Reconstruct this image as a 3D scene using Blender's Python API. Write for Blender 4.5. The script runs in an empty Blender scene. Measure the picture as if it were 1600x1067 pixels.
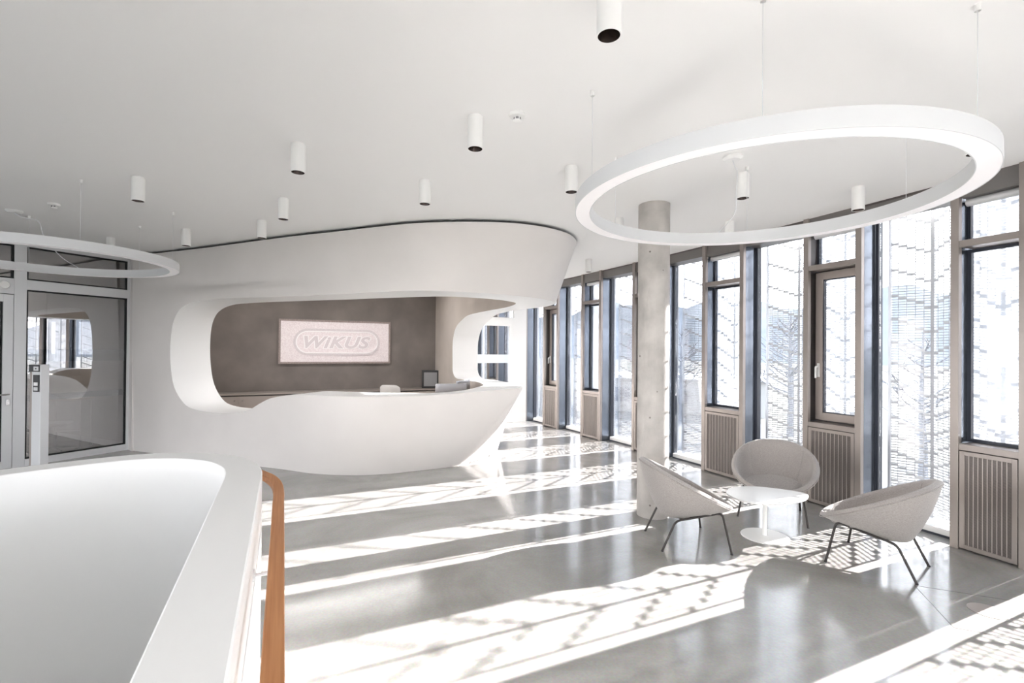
import bpy, bmesh, math, random
import numpy as np
from mathutils import Vector, Matrix
from mathutils.geometry import delaunay_2d_cdt

random.seed(7)
sc = bpy.context.scene
COL = sc.collection

# ------------------------------------------------------------------ camera
EYE, CEIL = 1.72, 3.27
PITCH, ROLL = 0.0058, 0.0078
cam_data = bpy.data.cameras.new('camera')
cam_data.sensor_width = 36.0
cam_data.lens = 36.0 * 756.0 / 1600.0
cam_data.shift_y = 9.5 / 1600.0
cam_data.clip_start = 0.02
cam_data.clip_end = 2000
cam = bpy.data.objects.new('camera', cam_data)
COL.objects.link(cam)
cp, sp, cr, sr = math.cos(PITCH), math.sin(PITCH), math.cos(ROLL), math.sin(ROLL)
def cam_dir(x, y, z):            # camera frame (right, up, forward) to world
    x, y = cr * x - sr * y, sr * x + cr * y
    z, y = cp * z - sp * y, sp * z + cp * y
    return Vector((x, z, y))
rx, uy, fz = cam_dir(1, 0, 0), cam_dir(0, 1, 0), cam_dir(0, 0, 1)
m = Matrix(((rx.x, uy.x, -fz.x, 0), (rx.y, uy.y, -fz.y, 0), (rx.z, uy.z, -fz.z, EYE), (0, 0, 0, 1)))
cam.matrix_world = m
sc.camera = cam

# ------------------------------------------------------------------ light and exposure
SUN_EL = math.radians(23.0)
TO_SUN = Vector((0.91 * math.cos(SUN_EL), 0.415 * math.cos(SUN_EL), math.sin(SUN_EL))).normalized()
sun_d = bpy.data.lights.new('sun', 'SUN')
sun_d.energy = 18.0
sun_d.angle = math.radians(0.53)
sun_d.color = (1.0, 0.966, 0.935)
sun = bpy.data.objects.new('sun', sun_d)
COL.objects.link(sun)
sun.rotation_euler = TO_SUN.to_track_quat('Z', 'Y').to_euler()
sun.location = (30, 14, 15)

world = bpy.data.worlds.new('world')
sc.world = world
world.use_nodes = True
wn = world.node_tree.nodes
wl = world.node_tree.links
wn.clear()
w_out = wn.new('ShaderNodeOutputWorld')
w_bg = wn.new('ShaderNodeBackground')
w_geo = wn.new('ShaderNodeTexCoord')
w_sep = wn.new('ShaderNodeSeparateXYZ')
w_ramp = wn.new('ShaderNodeValToRGB')
w_ramp.color_ramp.elements[0].position = 0.0
w_ramp.color_ramp.elements[0].color = (1.0, 0.985, 0.985, 1)
w_ramp.color_ramp.elements[1].position = 0.7
w_ramp.color_ramp.elements[1].color = (0.74, 0.86, 1.0, 1)
wl.new(w_geo.outputs['Generated'], w_sep.inputs[0])
wl.new(w_sep.outputs['Z'], w_ramp.inputs[0])
wl.new(w_ramp.outputs[0], w_bg.inputs[0])
w_bg.inputs[1].default_value = 3.7
wl.new(w_bg.outputs[0], w_out.inputs[0])

sc.view_settings.view_transform = 'Standard'
sc.view_settings.look = 'None'
sc.view_settings.gamma = 1.0
sc.view_settings.use_curve_mapping = False
sc.view_settings.exposure = 1.5
sc.cycles.use_denoising = True
sc.cycles.max_bounces = 12
sc.cycles.diffuse_bounces = 8
sc.cycles.glossy_bounces = 5
sc.cycles.transparent_max_bounces = 24
sc.cycles.caustics_reflective = False
sc.cycles.caustics_refractive = False
sc.cycles.sample_clamp_indirect = 8.0

def portal(loc, direction, w, h):
    d = bpy.data.lights.new('window_portal', 'AREA')
    d.shape = 'RECTANGLE'
    d.size, d.size_y = w, h
    d.cycles.is_portal = True
    o = bpy.data.objects.new('window_portal', d)
    COL.objects.link(o)
    o.location = loc
    o.rotation_euler = Vector(direction).to_track_quat('-Z', 'Z').to_euler()

# ------------------------------------------------------------------ materials
def mat(name, col, rough=0.5, metal=0.0, spec=0.5, noise=None, bump=None, emit=None):
    """noise=(scale, amount, detail) varies the value; bump=(scale, strength)."""
    mt = bpy.data.materials.new(name)
    mt.use_nodes = True
    nt = mt.node_tree
    b = nt.nodes['Principled BSDF']
    b.inputs['Base Color'].default_value = (*col, 1)
    b.inputs['Roughness'].default_value = rough
    b.inputs['Metallic'].default_value = metal
    b.inputs['Specular IOR Level'].default_value = spec
    tc = nt.nodes.new('ShaderNodeTexCoord')
    if noise:
        n = nt.nodes.new('ShaderNodeTexNoise')
        n.inputs['Scale'].default_value = noise[0]
        n.inputs['Detail'].default_value = noise[2] if len(noise) > 2 else 3
        r = nt.nodes.new('ShaderNodeValToRGB')
        a = noise[1]
        r.color_ramp.elements[0].position = 0.3
        r.color_ramp.elements[1].position = 0.7
        r.color_ramp.elements[0].color = (*[max(0, c * (1 - a)) for c in col], 1)
        r.color_ramp.elements[1].color = (*[min(1, c * (1 + a)) for c in col], 1)
        nt.links.new(tc.outputs['Object'], n.inputs['Vector'])
        nt.links.new(n.outputs['Fac'], r.inputs[0])
        nt.links.new(r.outputs[0], b.inputs['Base Color'])
    if bump:
        n2 = nt.nodes.new('ShaderNodeTexNoise')
        n2.inputs['Scale'].default_value = bump[0]
        n2.inputs['Detail'].default_value = 4
        bp = nt.nodes.new('ShaderNodeBump')
        bp.inputs['Strength'].default_value = bump[1]
        bp.inputs['Distance'].default_value = 0.01
        nt.links.new(tc.outputs['Object'], n2.inputs['Vector'])
        nt.links.new(n2.outputs['Fac'], bp.inputs['Height'])
        nt.links.new(bp.outputs[0], b.inputs['Normal'])
    if emit:
        b.inputs['Emission Color'].default_value = (*emit[0], 1)
        b.inputs['Emission Strength'].default_value = emit[1]
    return mt

def glass_mat(name, tint, refl):
    """clear sheet: tinted transparency plus a mirror layer that grows at grazing angles."""
    mt = bpy.data.materials.new(name)
    mt.use_nodes = True
    nt = mt.node_tree
    nt.nodes.clear()
    out = nt.nodes.new('ShaderNodeOutputMaterial')
    tr = nt.nodes.new('ShaderNodeBsdfTransparent')
    tr.inputs[0].default_value = (*tint, 1)
    gl = nt.nodes.new('ShaderNodeBsdfGlossy')
    gl.inputs['Color'].default_value = (0.95, 0.97, 1, 1)
    gl.inputs['Roughness'].default_value = 0.0
    fr = nt.nodes.new('ShaderNodeLayerWeight')
    fr.inputs['Blend'].default_value = 0.3
    mp = nt.nodes.new('ShaderNodeMapRange')
    mp.inputs['To Min'].default_value = refl
    mp.inputs['To Max'].default_value = min(1.0, refl + 0.6)
    mx = nt.nodes.new('ShaderNodeMixShader')
    nt.links.new(fr.outputs['Fresnel'], mp.inputs['Value'])
    nt.links.new(mp.outputs[0], mx.inputs[0])
    nt.links.new(tr.outputs[0], mx.inputs[1])
    nt.links.new(gl.outputs[0], mx.inputs[2])
    nt.links.new(mx.outputs[0], out.inputs[0])
    return mt

def blind_mat():
    """open-weave translucent blind: part see-through, part glowing with the light behind it."""
    mt = bpy.data.materials.new('translucent_weave')
    mt.use_nodes = True
    nt = mt.node_tree
    nt.nodes.clear()
    out = nt.nodes.new('ShaderNodeOutputMaterial')
    tr = nt.nodes.new('ShaderNodeBsdfTransparent'); tr.inputs[0].default_value = (1, 1, 1, 1)
    tl = nt.nodes.new('ShaderNodeBsdfTranslucent'); tl.inputs[0].default_value = (0.62, 0.64, 0.67, 1)
    df = nt.nodes.new('ShaderNodeBsdfDiffuse'); df.inputs[0].default_value = (0.8, 0.81, 0.83, 1)
    m1 = nt.nodes.new('ShaderNodeMixShader'); m1.inputs[0].default_value = 0.55
    m2 = nt.nodes.new('ShaderNodeMixShader'); m2.inputs[0].default_value = 0.74
    nt.links.new(tl.outputs[0], m1.inputs[1]); nt.links.new(df.outputs[0], m1.inputs[2])
    nt.links.new(tr.outputs[0], m2.inputs[1]); nt.links.new(m1.outputs[0], m2.inputs[2])
    nt.links.new(m2.outputs[0], out.inputs[0])
    return mt

def floor_mat():
    mt = bpy.data.materials.new('polished_concrete')
    mt.use_nodes = True
    nt = mt.node_tree
    b = nt.nodes['Principled BSDF']
    tc = nt.nodes.new('ShaderNodeTexCoord')
    n1 = nt.nodes.new('ShaderNodeTexNoise'); n1.inputs['Scale'].default_value = 0.9; n1.inputs['Detail'].default_value = 6; n1.inputs['Roughness'].default_value = 0.62; n1.inputs['Distortion'].default_value = 0.8
    n2 = nt.nodes.new('ShaderNodeTexNoise'); n2.inputs['Scale'].default_value = 60; n2.inputs['Detail'].default_value = 5
    r1 = nt.nodes.new('ShaderNodeValToRGB')
    r1.color_ramp.elements[0].position = 0.33; r1.color_ramp.elements[0].color = (0.27, 0.262, 0.25, 1)
    r1.color_ramp.elements[1].position = 0.68; r1.color_ramp.elements[1].color = (0.40, 0.392, 0.378, 1)
    mx = nt.nodes.new('ShaderNodeMix'); mx.data_type = 'RGBA'; mx.blend_type = 'OVERLAY'
    mx.inputs['Factor'].default_value = 0.22
    nt.links.new(tc.outputs['Object'], n1.inputs['Vector'])
    nt.links.new(tc.outputs['Object'], n2.inputs['Vector'])
    nt.links.new(n1.outputs['Fac'], r1.inputs[0])
    nt.links.new(r1.outputs[0], mx.inputs['A'])
    nt.links.new(n2.outputs['Color'], mx.inputs['B'])
    nt.links.new(mx.outputs['Result'], b.inputs['Base Color'])
    rr = nt.nodes.new('ShaderNodeMapRange')
    rr.inputs['To Min'].default_value = 0.08; rr.inputs['To Max'].default_value = 0.2
    nt.links.new(n1.outputs['Fac'], rr.inputs['Value'])
    nt.links.new(rr.outputs[0], b.inputs['Roughness'])
    b.inputs['Specular IOR Level'].default_value = 0.75
    n3 = nt.nodes.new('ShaderNodeTexNoise'); n3.inputs['Scale'].default_value = 2.2
    bp = nt.nodes.new('ShaderNodeBump'); bp.inputs['Strength'].default_value = 0.06; bp.inputs['Distance'].default_value = 0.02
    nt.links.new(tc.outputs['Object'], n3.inputs['Vector'])
    nt.links.new(n3.outputs['Fac'], bp.inputs['Height'])
    nt.links.new(bp.outputs[0], b.inputs['Normal'])
    return mt

def wood_mat():
    mt = mat('oiled_oak', (0.45, 0.2, 0.085), 0.38)
    nt = mt.node_tree
    b = nt.nodes['Principled BSDF']
    tc = nt.nodes.new('ShaderNodeTexCoord')
    rot = nt.nodes.new('ShaderNodeMapping')
    rot.inputs['Rotation'].default_value = (0, 0, -0.44)
    mpn = nt.nodes.new('ShaderNodeMapping')
    mpn.inputs['Scale'].default_value = (60, 1.6, 60)
    nt.links.new(tc.outputs['Object'], rot.inputs[0])
    n = nt.nodes.new('ShaderNodeTexNoise'); n.inputs['Scale'].default_value = 1.6; n.inputs['Detail'].default_value = 6
    r = nt.nodes.new('ShaderNodeValToRGB')
    r.color_ramp.elements[0].position = 0.3; r.color_ramp.elements[0].color = (0.43, 0.17, 0.055, 1)
    r.color_ramp.elements[1].position = 0.7; r.color_ramp.elements[1].color = (0.56, 0.26, 0.105, 1)
    nt.links.new(rot.outputs[0], mpn.inputs[0]); nt.links.new(mpn.outputs[0], n.inputs['Vector'])
    nt.links.new(n.outputs['Fac'], r.inputs[0]); nt.links.new(r.outputs[0], b.inputs['Base Color'])
    return mt

def fabric_mat(name, col):
    mt = mat(name, col, 0.9, spec=0.2)
    nt = mt.node_tree
    b = nt.nodes['Principled BSDF']
    b.inputs['Sheen Weight'].default_value = 0.3
    tc = nt.nodes.new('ShaderNodeTexCoord')
    mpn = nt.nodes.new('ShaderNodeMapping'); mpn.inputs['Scale'].default_value = (60, 60, 240)
    n = nt.nodes.new('ShaderNodeTexNoise'); n.inputs['Scale'].default_value = 1.5; n.inputs['Detail'].default_value = 4
    r = nt.nodes.new('ShaderNodeValToRGB')
    r.color_ramp.elements[0].position = 0.35; r.color_ramp.elements[0].color = (*[c * 0.82 for c in col], 1)
    r.color_ramp.elements[1].position = 0.65; r.color_ramp.elements[1].color = (*[min(1, c * 1.15) for c in col], 1)
    nt.links.new(tc.outputs['Object'], mpn.inputs[0]); nt.links.new(mpn.outputs[0], n.inputs['Vector'])
    nt.links.new(n.outputs['Fac'], r.inputs[0]); nt.links.new(r.outputs[0], b.inputs['Base Color'])
    bp = nt.nodes.new('ShaderNodeBump'); bp.inputs['Strength'].default_value = 0.25; bp.inputs['Distance'].default_value = 0.004
    nt.links.new(n.outputs['Fac'], bp.inputs['Height']); nt.links.new(bp.outputs[0], b.inputs['Normal'])
    return mt

def concrete_mat():
    mt = mat('cast_concrete', (0.48, 0.458, 0.435), 0.8, spec=0.3, noise=(5, 0.16, 6), bump=(60, 0.25))
    nt = mt.node_tree
    b = nt.nodes['Principled BSDF']
    src = b.inputs['Base Color'].links[0].from_socket
    tc = nt.nodes.new('ShaderNodeTexCoord')
    v = nt.nodes.new('ShaderNodeTexVoronoi'); v.inputs['Scale'].default_value = 6.5
    r = nt.nodes.new('ShaderNodeValToRGB')
    r.color_ramp.elements[0].position = 0.05; r.color_ramp.elements[0].color = (0.2, 0.18, 0.16, 1)
    r.color_ramp.elements[1].position = 0.085; r.color_ramp.elements[1].color = (1, 1, 1, 1)
    mx = nt.nodes.new('ShaderNodeMix'); mx.data_type = 'RGBA'; mx.blend_type = 'MULTIPLY'; mx.inputs['Factor'].default_value = 0.85
    nt.links.new(tc.outputs['Object'], v.inputs['Vector']); nt.links.new(v.outputs['Distance'], r.inputs[0])
    nt.links.new(src, mx.inputs['A']); nt.links.new(r.outputs[0], mx.inputs['B'])
    nt.links.new(mx.outputs['Result'], b.inputs['Base Color'])
    return mt

def grille_mat():
    """bronze sheet with rows of small punched slots (too fine to build)."""
    mt = mat('punched_bronze_sheet', (0.27, 0.235, 0.215), 0.42, metal=0.35)
    nt = mt.node_tree
    b = nt.nodes['Principled BSDF']
    tc = nt.nodes.new('ShaderNodeTexCoord')
    mpn = nt.nodes.new('ShaderNodeMapping'); mpn.inputs['Scale'].default_value = (1, 1, 1)
    w = nt.nodes.new('ShaderNodeTexWave'); w.wave_type = 'BANDS'; w.bands_direction = 'Z'
    w.inputs['Scale'].default_value = 34; w.inputs['Distortion'].default_value = 0
    r = nt.nodes.new('ShaderNodeValToRGB')
    r.color_ramp.elements[0].position = 0.4; r.color_ramp.elements[0].color = (0.085, 0.074, 0.068, 1)
    r.color_ramp.elements[1].position = 0.6; r.color_ramp.elements[1].color = (0.155, 0.135, 0.125, 1)
    nt.links.new(tc.outputs['Object'], mpn.inputs[0]); nt.links.new(mpn.outputs[0], w.inputs['Vector'])
    nt.links.new(w.outputs['Fac'], r.inputs[0]); nt.links.new(r.outputs[0], b.inputs['Base Color'])
    return mt

def mosaic_mat():
    mt = mat('pale_mosaic', (0.8, 0.73, 0.74), 0.5)
    nt = mt.node_tree
    b = nt.nodes['Principled BSDF']
    tc = nt.nodes.new('ShaderNodeTexCoord')
    v = nt.nodes.new('ShaderNodeTexVoronoi'); v.inputs['Scale'].default_value = 55
    r = nt.nodes.new('ShaderNodeValToRGB')
    r.color_ramp.elements[0].color = (0.76, 0.67, 0.69, 1); r.color_ramp.elements[1].color = (0.93, 0.87, 0.88, 1)
    nt.links.new(tc.outputs['Object'], v.inputs['Vector']); nt.links.new(v.outputs['Color'], r.inputs[0])
    nt.links.new(r.outputs[0], b.inputs['Base Color'])
    return mt

M = dict(
    ceiling=mat('white_ceiling_paint', (0.90, 0.897, 0.89), 0.9, spec=0.2),
    wall=mat('white_wall_paint', (0.82, 0.815, 0.80), 0.85, spec=0.2),
    shell=mat('warm_white_plaster', (0.775, 0.745, 0.725), 0.6, spec=0.3, noise=(1.6, 0.025, 5)),
    lining=mat('bright_white', (0.90, 0.90, 0.895), 0.45, spec=0.35),
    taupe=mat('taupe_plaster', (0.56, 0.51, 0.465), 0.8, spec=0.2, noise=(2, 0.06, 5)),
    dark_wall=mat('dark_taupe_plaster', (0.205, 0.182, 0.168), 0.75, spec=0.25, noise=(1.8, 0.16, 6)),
    black=mat('black_gap', (0.012, 0.012, 0.013), 0.7),
    floor=floor_mat(),
    concrete=concrete_mat(),
    bronze=mat('bronze_anodised', (0.30, 0.267, 0.248), 0.36, metal=0.55, noise=(3, 0.05, 3)),
    bronze_dark=mat('dark_bronze', (0.10, 0.09, 0.088), 0.35, metal=0.4),
    sky_tinted_bronze=mat('dark_glossy_return', (0.15, 0.17, 0.205), 0.18, metal=0.7),  # bronze return with the reflected sky's blue put into its colour
    seal=mat('dark_window_seal', (0.035, 0.04, 0.055), 0.4),
    sash=mat('taupe_sash', (0.36, 0.315, 0.29), 0.42, metal=0.3),
    blind_case=mat('dark_grey_case', (0.17, 0.16, 0.155), 0.4, metal=0.3),
    rib=mat('light_bronze_rib', (0.44, 0.395, 0.37), 0.35, metal=0.5),
    grille=grille_mat(),
    screen=mat('pale_screen_metal', (0.40, 0.405, 0.415), 0.5, metal=0.2),
    white_metal=mat('white_powder_coat', (0.86, 0.86, 0.85), 0.4),
    blind=blind_mat(),
    ring=mat('ring_grey_white', (0.64, 0.652, 0.665), 0.5),
    alu=mat('light_grey_aluminium', (0.70, 0.71, 0.725), 0.4, metal=0.15),
    chrome=mat('satin_chrome', (0.7, 0.7, 0.7), 0.22, metal=1.0),
    glass=glass_mat('clear_glass', (0.98, 0.98, 0.985), 0.05),
    glass_dark=glass_mat('grey_partition_glass', (0.74, 0.70, 0.67), 0.31),
    frost=mat('pale_frosted_film', (0.70, 0.78, 0.84), 0.6),
    stripe=glass_mat('etched_band', (0.8, 0.8, 0.8), 0.2),
    fabric=fabric_mat('light_grey_weave', (0.355, 0.33, 0.315)),
    leg=mat('dark_brown_steel', (0.03, 0.026, 0.024), 0.4, metal=0.3),
    table=mat('white_table_lacquer', (0.88, 0.88, 0.87), 0.3),
    oak=wood_mat(),
    diffuser=mat('opal_diffuser', (0.92, 0.90, 0.91), 0.5, emit=((1, 0.97, 0.98), 0.02)),
    reflector=mat('copper_black_reflector', (0.05, 0.035, 0.03), 0.25, metal=0.6),
    lens=mat('ribbed_lens', (0.6, 0.55, 0.52), 0.15, metal=0.7),
    mosaic=mosaic_mat(),
    mosaic_grey=mat('grey_mosaic', (0.70, 0.64, 0.66), 0.55, noise=(90, 0.12, 2)),
    mosaic_white=mat('white_mosaic', (0.95, 0.92, 0.93), 0.5, noise=(90, 0.05, 2)),
    sign_edge=mat('brown_grey_frame', (0.33, 0.27, 0.255), 0.5, noise=(60, 0.25, 2)),
    cabinet=mat('taupe_cabinet', (0.40, 0.355, 0.325), 0.5),
    cabinet_top=mat('taupe_cabinet_top', (0.33, 0.295, 0.27), 0.4),
    silver=mat('silver_plastic', (0.42, 0.42, 0.44), 0.25, metal=0.7),
    screen_dark=mat('dark_screen', (0.05, 0.055, 0.07), 0.12),
    grey_front=mat('grey_glass_front', (0.28, 0.28, 0.29), 0.25),
    black_plastic=mat('black_plastic', (0.02, 0.02, 0.022), 0.4),
    chair_grey=mat('pale_grey_shell', (0.66, 0.65, 0.64), 0.6),
    orange=mat('tan_wood_tray', (0.35, 0.2, 0.11), 0.5),
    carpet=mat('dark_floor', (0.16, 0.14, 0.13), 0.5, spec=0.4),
    grass=mat('pale_winter_ground', (0.046, 0.046, 0.039), 0.95, noise=(0.12, 0.22, 5)),
    asphalt=mat('pale_paving', (0.06, 0.06, 0.062), 0.9, noise=(0.4, 0.08, 4)),
    hill=mat('hazy_blue_hill', (0.105, 0.113, 0.124), 1.0, spec=0.0, noise=(0.03, 0.10, 5)),  # blue of distance haze mixed into the base colour
    bark=mat('grey_bark', (0.12, 0.125, 0.14), 0.9, noise=(6, 0.2, 4)),
    facade=mat('pale_render', (0.2, 0.198, 0.19), 0.9),
    car=mat('dark_red_paint', (0.25, 0.06, 0.05), 0.3),
)

# ------------------------------------------------------------------ mesh helpers
def tag(o, label=None, cat=None, group=None, kind=None):
    if label: o['label'] = label
    if cat: o['category'] = cat
    if group: o['group'] = group
    if kind: o['kind'] = kind
    return o

def empty(name, loc=(0, 0, 0), rz=0.0, mtx=None):
    o = bpy.data.objects.new(name, None)
    COL.objects.link(o)
    o.empty_display_size = 0.1
    if mtx is not None: o.matrix_world = mtx
    else:
        o.location = loc
        o.rotation_euler = (0, 0, rz)
    return o

class MB:
    def __init__(s):
        s.v, s.f, s.sm = [], [], []
    def add(s, vs, fs, smooth=False):
        n = len(s.v)
        s.v += [tuple(p) for p in vs]
        s.f += [[i + n for i in f] for f in fs]
        s.sm += [smooth] * len(fs)
        return s
    def box(s, x0, x1, y0, y1, z0, z1, mtx=None):
        vs = [(x, y, z) for z in (z0, z1) for y in (y0, y1) for x in (x0, x1)]
        if mtx is not None: vs = [mtx @ Vector(p) for p in vs]
        return s.add(vs, [(0, 2, 3, 1), (4, 5, 7, 6), (0, 1, 5, 4), (2, 6, 7, 3), (0, 4, 6, 2), (1, 3, 7, 5)])
    def frame(s, x0, x1, z0, z1, w, y0, y1):
        """rectangular ring in the xz plane as four mitred-looking bars."""
        s.box(x0, x0 + w, y0, y1, z0, z1); s.box(x1 - w, x1, y0, y1, z0, z1)
        s.box(x0 + w, x1 - w, y0, y1, z0, z0 + w); s.box(x0 + w, x1 - w, y0, y1, z1 - w, z1)
        return s
    def prism(s, poly, z0, z1, smooth=False):
        n = len(poly)
        a = sum(poly[i][0] * poly[(i + 1) % n][1] - poly[(i + 1) % n][0] * poly[i][1] for i in range(n))
        if a < 0: poly = poly[::-1]
        vs = [(p[0], p[1], z0) for p in poly] + [(p[0], p[1], z1) for p in poly]
        s.add(vs, [list(range(n))[::-1], list(range(n, 2 * n))])
        s.add(vs, [(i, (i + 1) % n, (i + 1) % n + n, i + n) for i in range(n)], smooth)
        return s
    def lathe(s, prof, n=32, c=(0, 0, 0), smooth=True, sx=1, sy=1):
        """prof: list of (r, z)."""
        vs = []
        for r, z in prof:
            for k in range(n):
                a = 2 * math.pi * k / n
                vs.append((c[0] + r * sx * math.cos(a), c[1] + r * sy * math.sin(a), c[2] + z))
        fs = []
        for j in range(len(prof) - 1):
            for k in range(n):
                k2 = (k + 1) % n
                fs.append((j * n + k, j * n + k2, (j + 1) * n + k2, (j + 1) * n + k))
        s.add(vs, fs, smooth)
        return s
    def tube(s, pts, r, n=10, closed=False, caps=True):
        pts = [Vector(p) for p in pts]
        m_ = len(pts)
        vs, fs = [], []
        up = None
        for i, p in enumerate(pts):
            if closed: t = pts[(i + 1) % m_] - pts[i - 1]
            else: t = pts[min(i + 1, m_ - 1)] - pts[max(i - 1, 0)]
            t.normalize()
            if up is None:
                up = Vector((0, 0, 1)) if abs(t.z) < 0.9 else Vector((1, 0, 0))
            a = t.cross(up).normalized()
            b = a.cross(t).normalized()
            up = b
            rr = r[i] if isinstance(r, (list, tuple)) else r
            for k in range(n):
                th = 2 * math.pi * k / n
                vs.append(p + a * (rr * math.cos(th)) + b * (rr * math.sin(th)))
        for i in range(m_ if closed else m_ - 1):
            j = (i + 1) % m_
            for k in range(n):
                k2 = (k + 1) % n
                fs.append((i * n + k, i * n + k2, j * n + k2, j * n + k))
        s.add(vs, fs, True)
        if caps and not closed:
            s.add(vs[:n], [list(range(n))]); s.add(vs[-n:], [list(range(n))[::-1]])
        return s
    def build(s, name, material, parent=None, kind=None, label=None, bevel=None):
        me = bpy.data.meshes.new(name)
        me.from_pydata(s.v, [], s.f)
        me.polygons.foreach_set('use_smooth', s.sm)
        me.materials.append(material)
        bm = bmesh.new(); bm.from_mesh(me)
        bmesh.ops.remove_doubles(bm, verts=bm.verts, dist=1e-5)
        bmesh.ops.recalc_face_normals(bm, faces=bm.faces)
        bm.to_mesh(me); bm.free()
        if any(s.sm): me.set_sharp_from_angle(angle=math.radians(32))
        me.update()
        o = bpy.data.objects.new(name, me)
        COL.objects.link(o)
        if parent is not None: o.parent = parent
        if kind: o['kind'] = kind
        if label: o['label'] = label
        if bevel:
            bv = o.modifiers.new('bevel', 'BEVEL'); bv.width = bevel; bv.segments = 2; bv.limit_method = 'ANGLE'
        return o

def bar_mesh(name, boxes, material, parent, kind=None):
    """many axis-aligned boxes (x0,x1,y0,y1,z0,z1 with optional y slope) in one fast mesh."""
    B = np.array(boxes, float)
    n = len(B)
    V = np.zeros((n, 8, 3))
    idx = 0
    for zi in (4, 5):
        for yi in (2, 3):
            for xi in (0, 1):
                V[:, idx, 0] = B[:, xi]; V[:, idx, 1] = B[:, yi]; V[:, idx, 2] = B[:, zi]
                if B.shape[1] > 6: V[:, idx, 1] += B[:, 6 + xi]
                idx += 1
    f = np.array([(0, 2, 3, 1), (4, 5, 7, 6), (0, 1, 5, 4), (2, 6, 7, 3), (0, 4, 6, 2), (1, 3, 7, 5)])
    Fc = (f[None] + (np.arange(n) * 8)[:, None, None]).reshape(-1, 4)
    me = bpy.data.meshes.new(name)
    me.from_pydata(V.reshape(-1, 3).tolist(), [], Fc.tolist())
    me.materials.append(material)
    o = bpy.data.objects.new(name, me)
    COL.objects.link(o)
    o.parent = parent
    if kind: o['kind'] = kind
    return o

def copy_tree(o, parent=None):
    c = o.copy(); COL.objects.link(c)
    if parent is not None: c.parent = parent
    for ch in list(o.children): copy_tree(ch, c)
    return c

def catmull(pts, n=8, closed=False):
    P = [np.array(p, float) for p in pts]
    m_ = len(P); out = []
    for i in range(m_ if closed else m_ - 1):
        if closed: p0, p1, p2, p3 = P[i - 1], P[i], P[(i + 1) % m_], P[(i + 2) % m_]
        else:
            p1, p2 = P[i], P[i + 1]
            p0 = P[i - 1] if i > 0 else 2 * p1 - p2
            p3 = P[i + 2] if i + 2 < m_ else 2 * p2 - p1
        for k in range(n):
            t = k / n
            a, b = (p2 - p0) / 2, (p3 - p1) / 2
            out.append((2*t**3-3*t*t+1)*p1 + (t**3-2*t*t+t)*a + (-2*t**3+3*t*t)*p2 + (t**3-t*t)*b)
    if not closed: out.append(P[-1])
    return [tuple(float(x) for x in p) for p in out]

def fillet(pts, r, n=6):
    """round the inner corners of a 3-D polyline."""
    P = [Vector(p) for p in pts]; out = [P[0]]
    for i in range(1, len(P) - 1):
        a, b, c = P[i - 1], P[i], P[i + 1]
        d1, d2 = (a - b).normalized(), (c - b).normalized()
        q1, q2 = b + d1 * r, b + d2 * r
        for k in range(n + 1):
            t = k / n
            out.append(q1 * (1 - t) ** 2 + b * (2 * t * (1 - t)) + q2 * t * t)
    out.append(P[-1])
    return out

def sheet_with_hole(outer, hole, inner_pts=()):
    """triangulated flat region between an outer loop and an optional hole (2-D)."""
    vs = [Vector(p) for p in outer]
    n = len(vs)
    edges = [(i, (i + 1) % n) for i in range(n)]
    faces = [list(range(n))]
    if hole:
        h0 = len(vs); vs += [Vector(p) for p in hole]
        k = len(hole)
        edges += [(h0 + i, h0 + (i + 1) % k) for i in range(k)]
    vs += [Vector(p) for p in inner_pts]
    r = delaunay_2d_cdt(vs, edges, [], 0, 1e-6)
    V = r[0]
    def inside(p, poly):
        c = False; j = len(poly) - 1
        for i in range(len(poly)):
            if (poly[i][1] > p[1]) != (poly[j][1] > p[1]) and p[0] < (poly[j][0]-poly[i][0])*(p[1]-poly[i][1])/(poly[j][1]-poly[i][1])+poly[i][0]: c = not c
            j = i
        return c
    F = []
    for f in r[2]:
        c = (sum(V[i][0] for i in f) / len(f), sum(V[i][1] for i in f) / len(f))
        if inside(c, outer) and not (hole and inside(c, hole)): F.append(list(f))
    return [(p[0], p[1]) for p in V], F

# ================================================================== THE SETTING
def fx(y):                       # gently curved line of the window wall on the floor plan
    return 2.78797 - 0.45624 * (y - 7) - 0.01224 * (y - 7) ** 2
def fo(y, off):                  # the same line pushed outward
    sl = -0.45624 - 0.02448 * (y - 7)
    k = math.hypot(1, sl)
    return (fx(y) + off / k, y - off * sl / k)
def facade_mtx(pL, pR):          # x along the wall towards the camera, y outward, z up
    d = Vector((pR[0] - pL[0], pR[1] - pL[1], 0)).normalized()
    y = Vector((-d.y, d.x, 0))
    return Matrix(((d.x, y.x, 0, pL[0]), (d.y, y.y, 0, pL[1]), (0, 0, 1, 0), (0, 0, 0, 1)))

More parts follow.
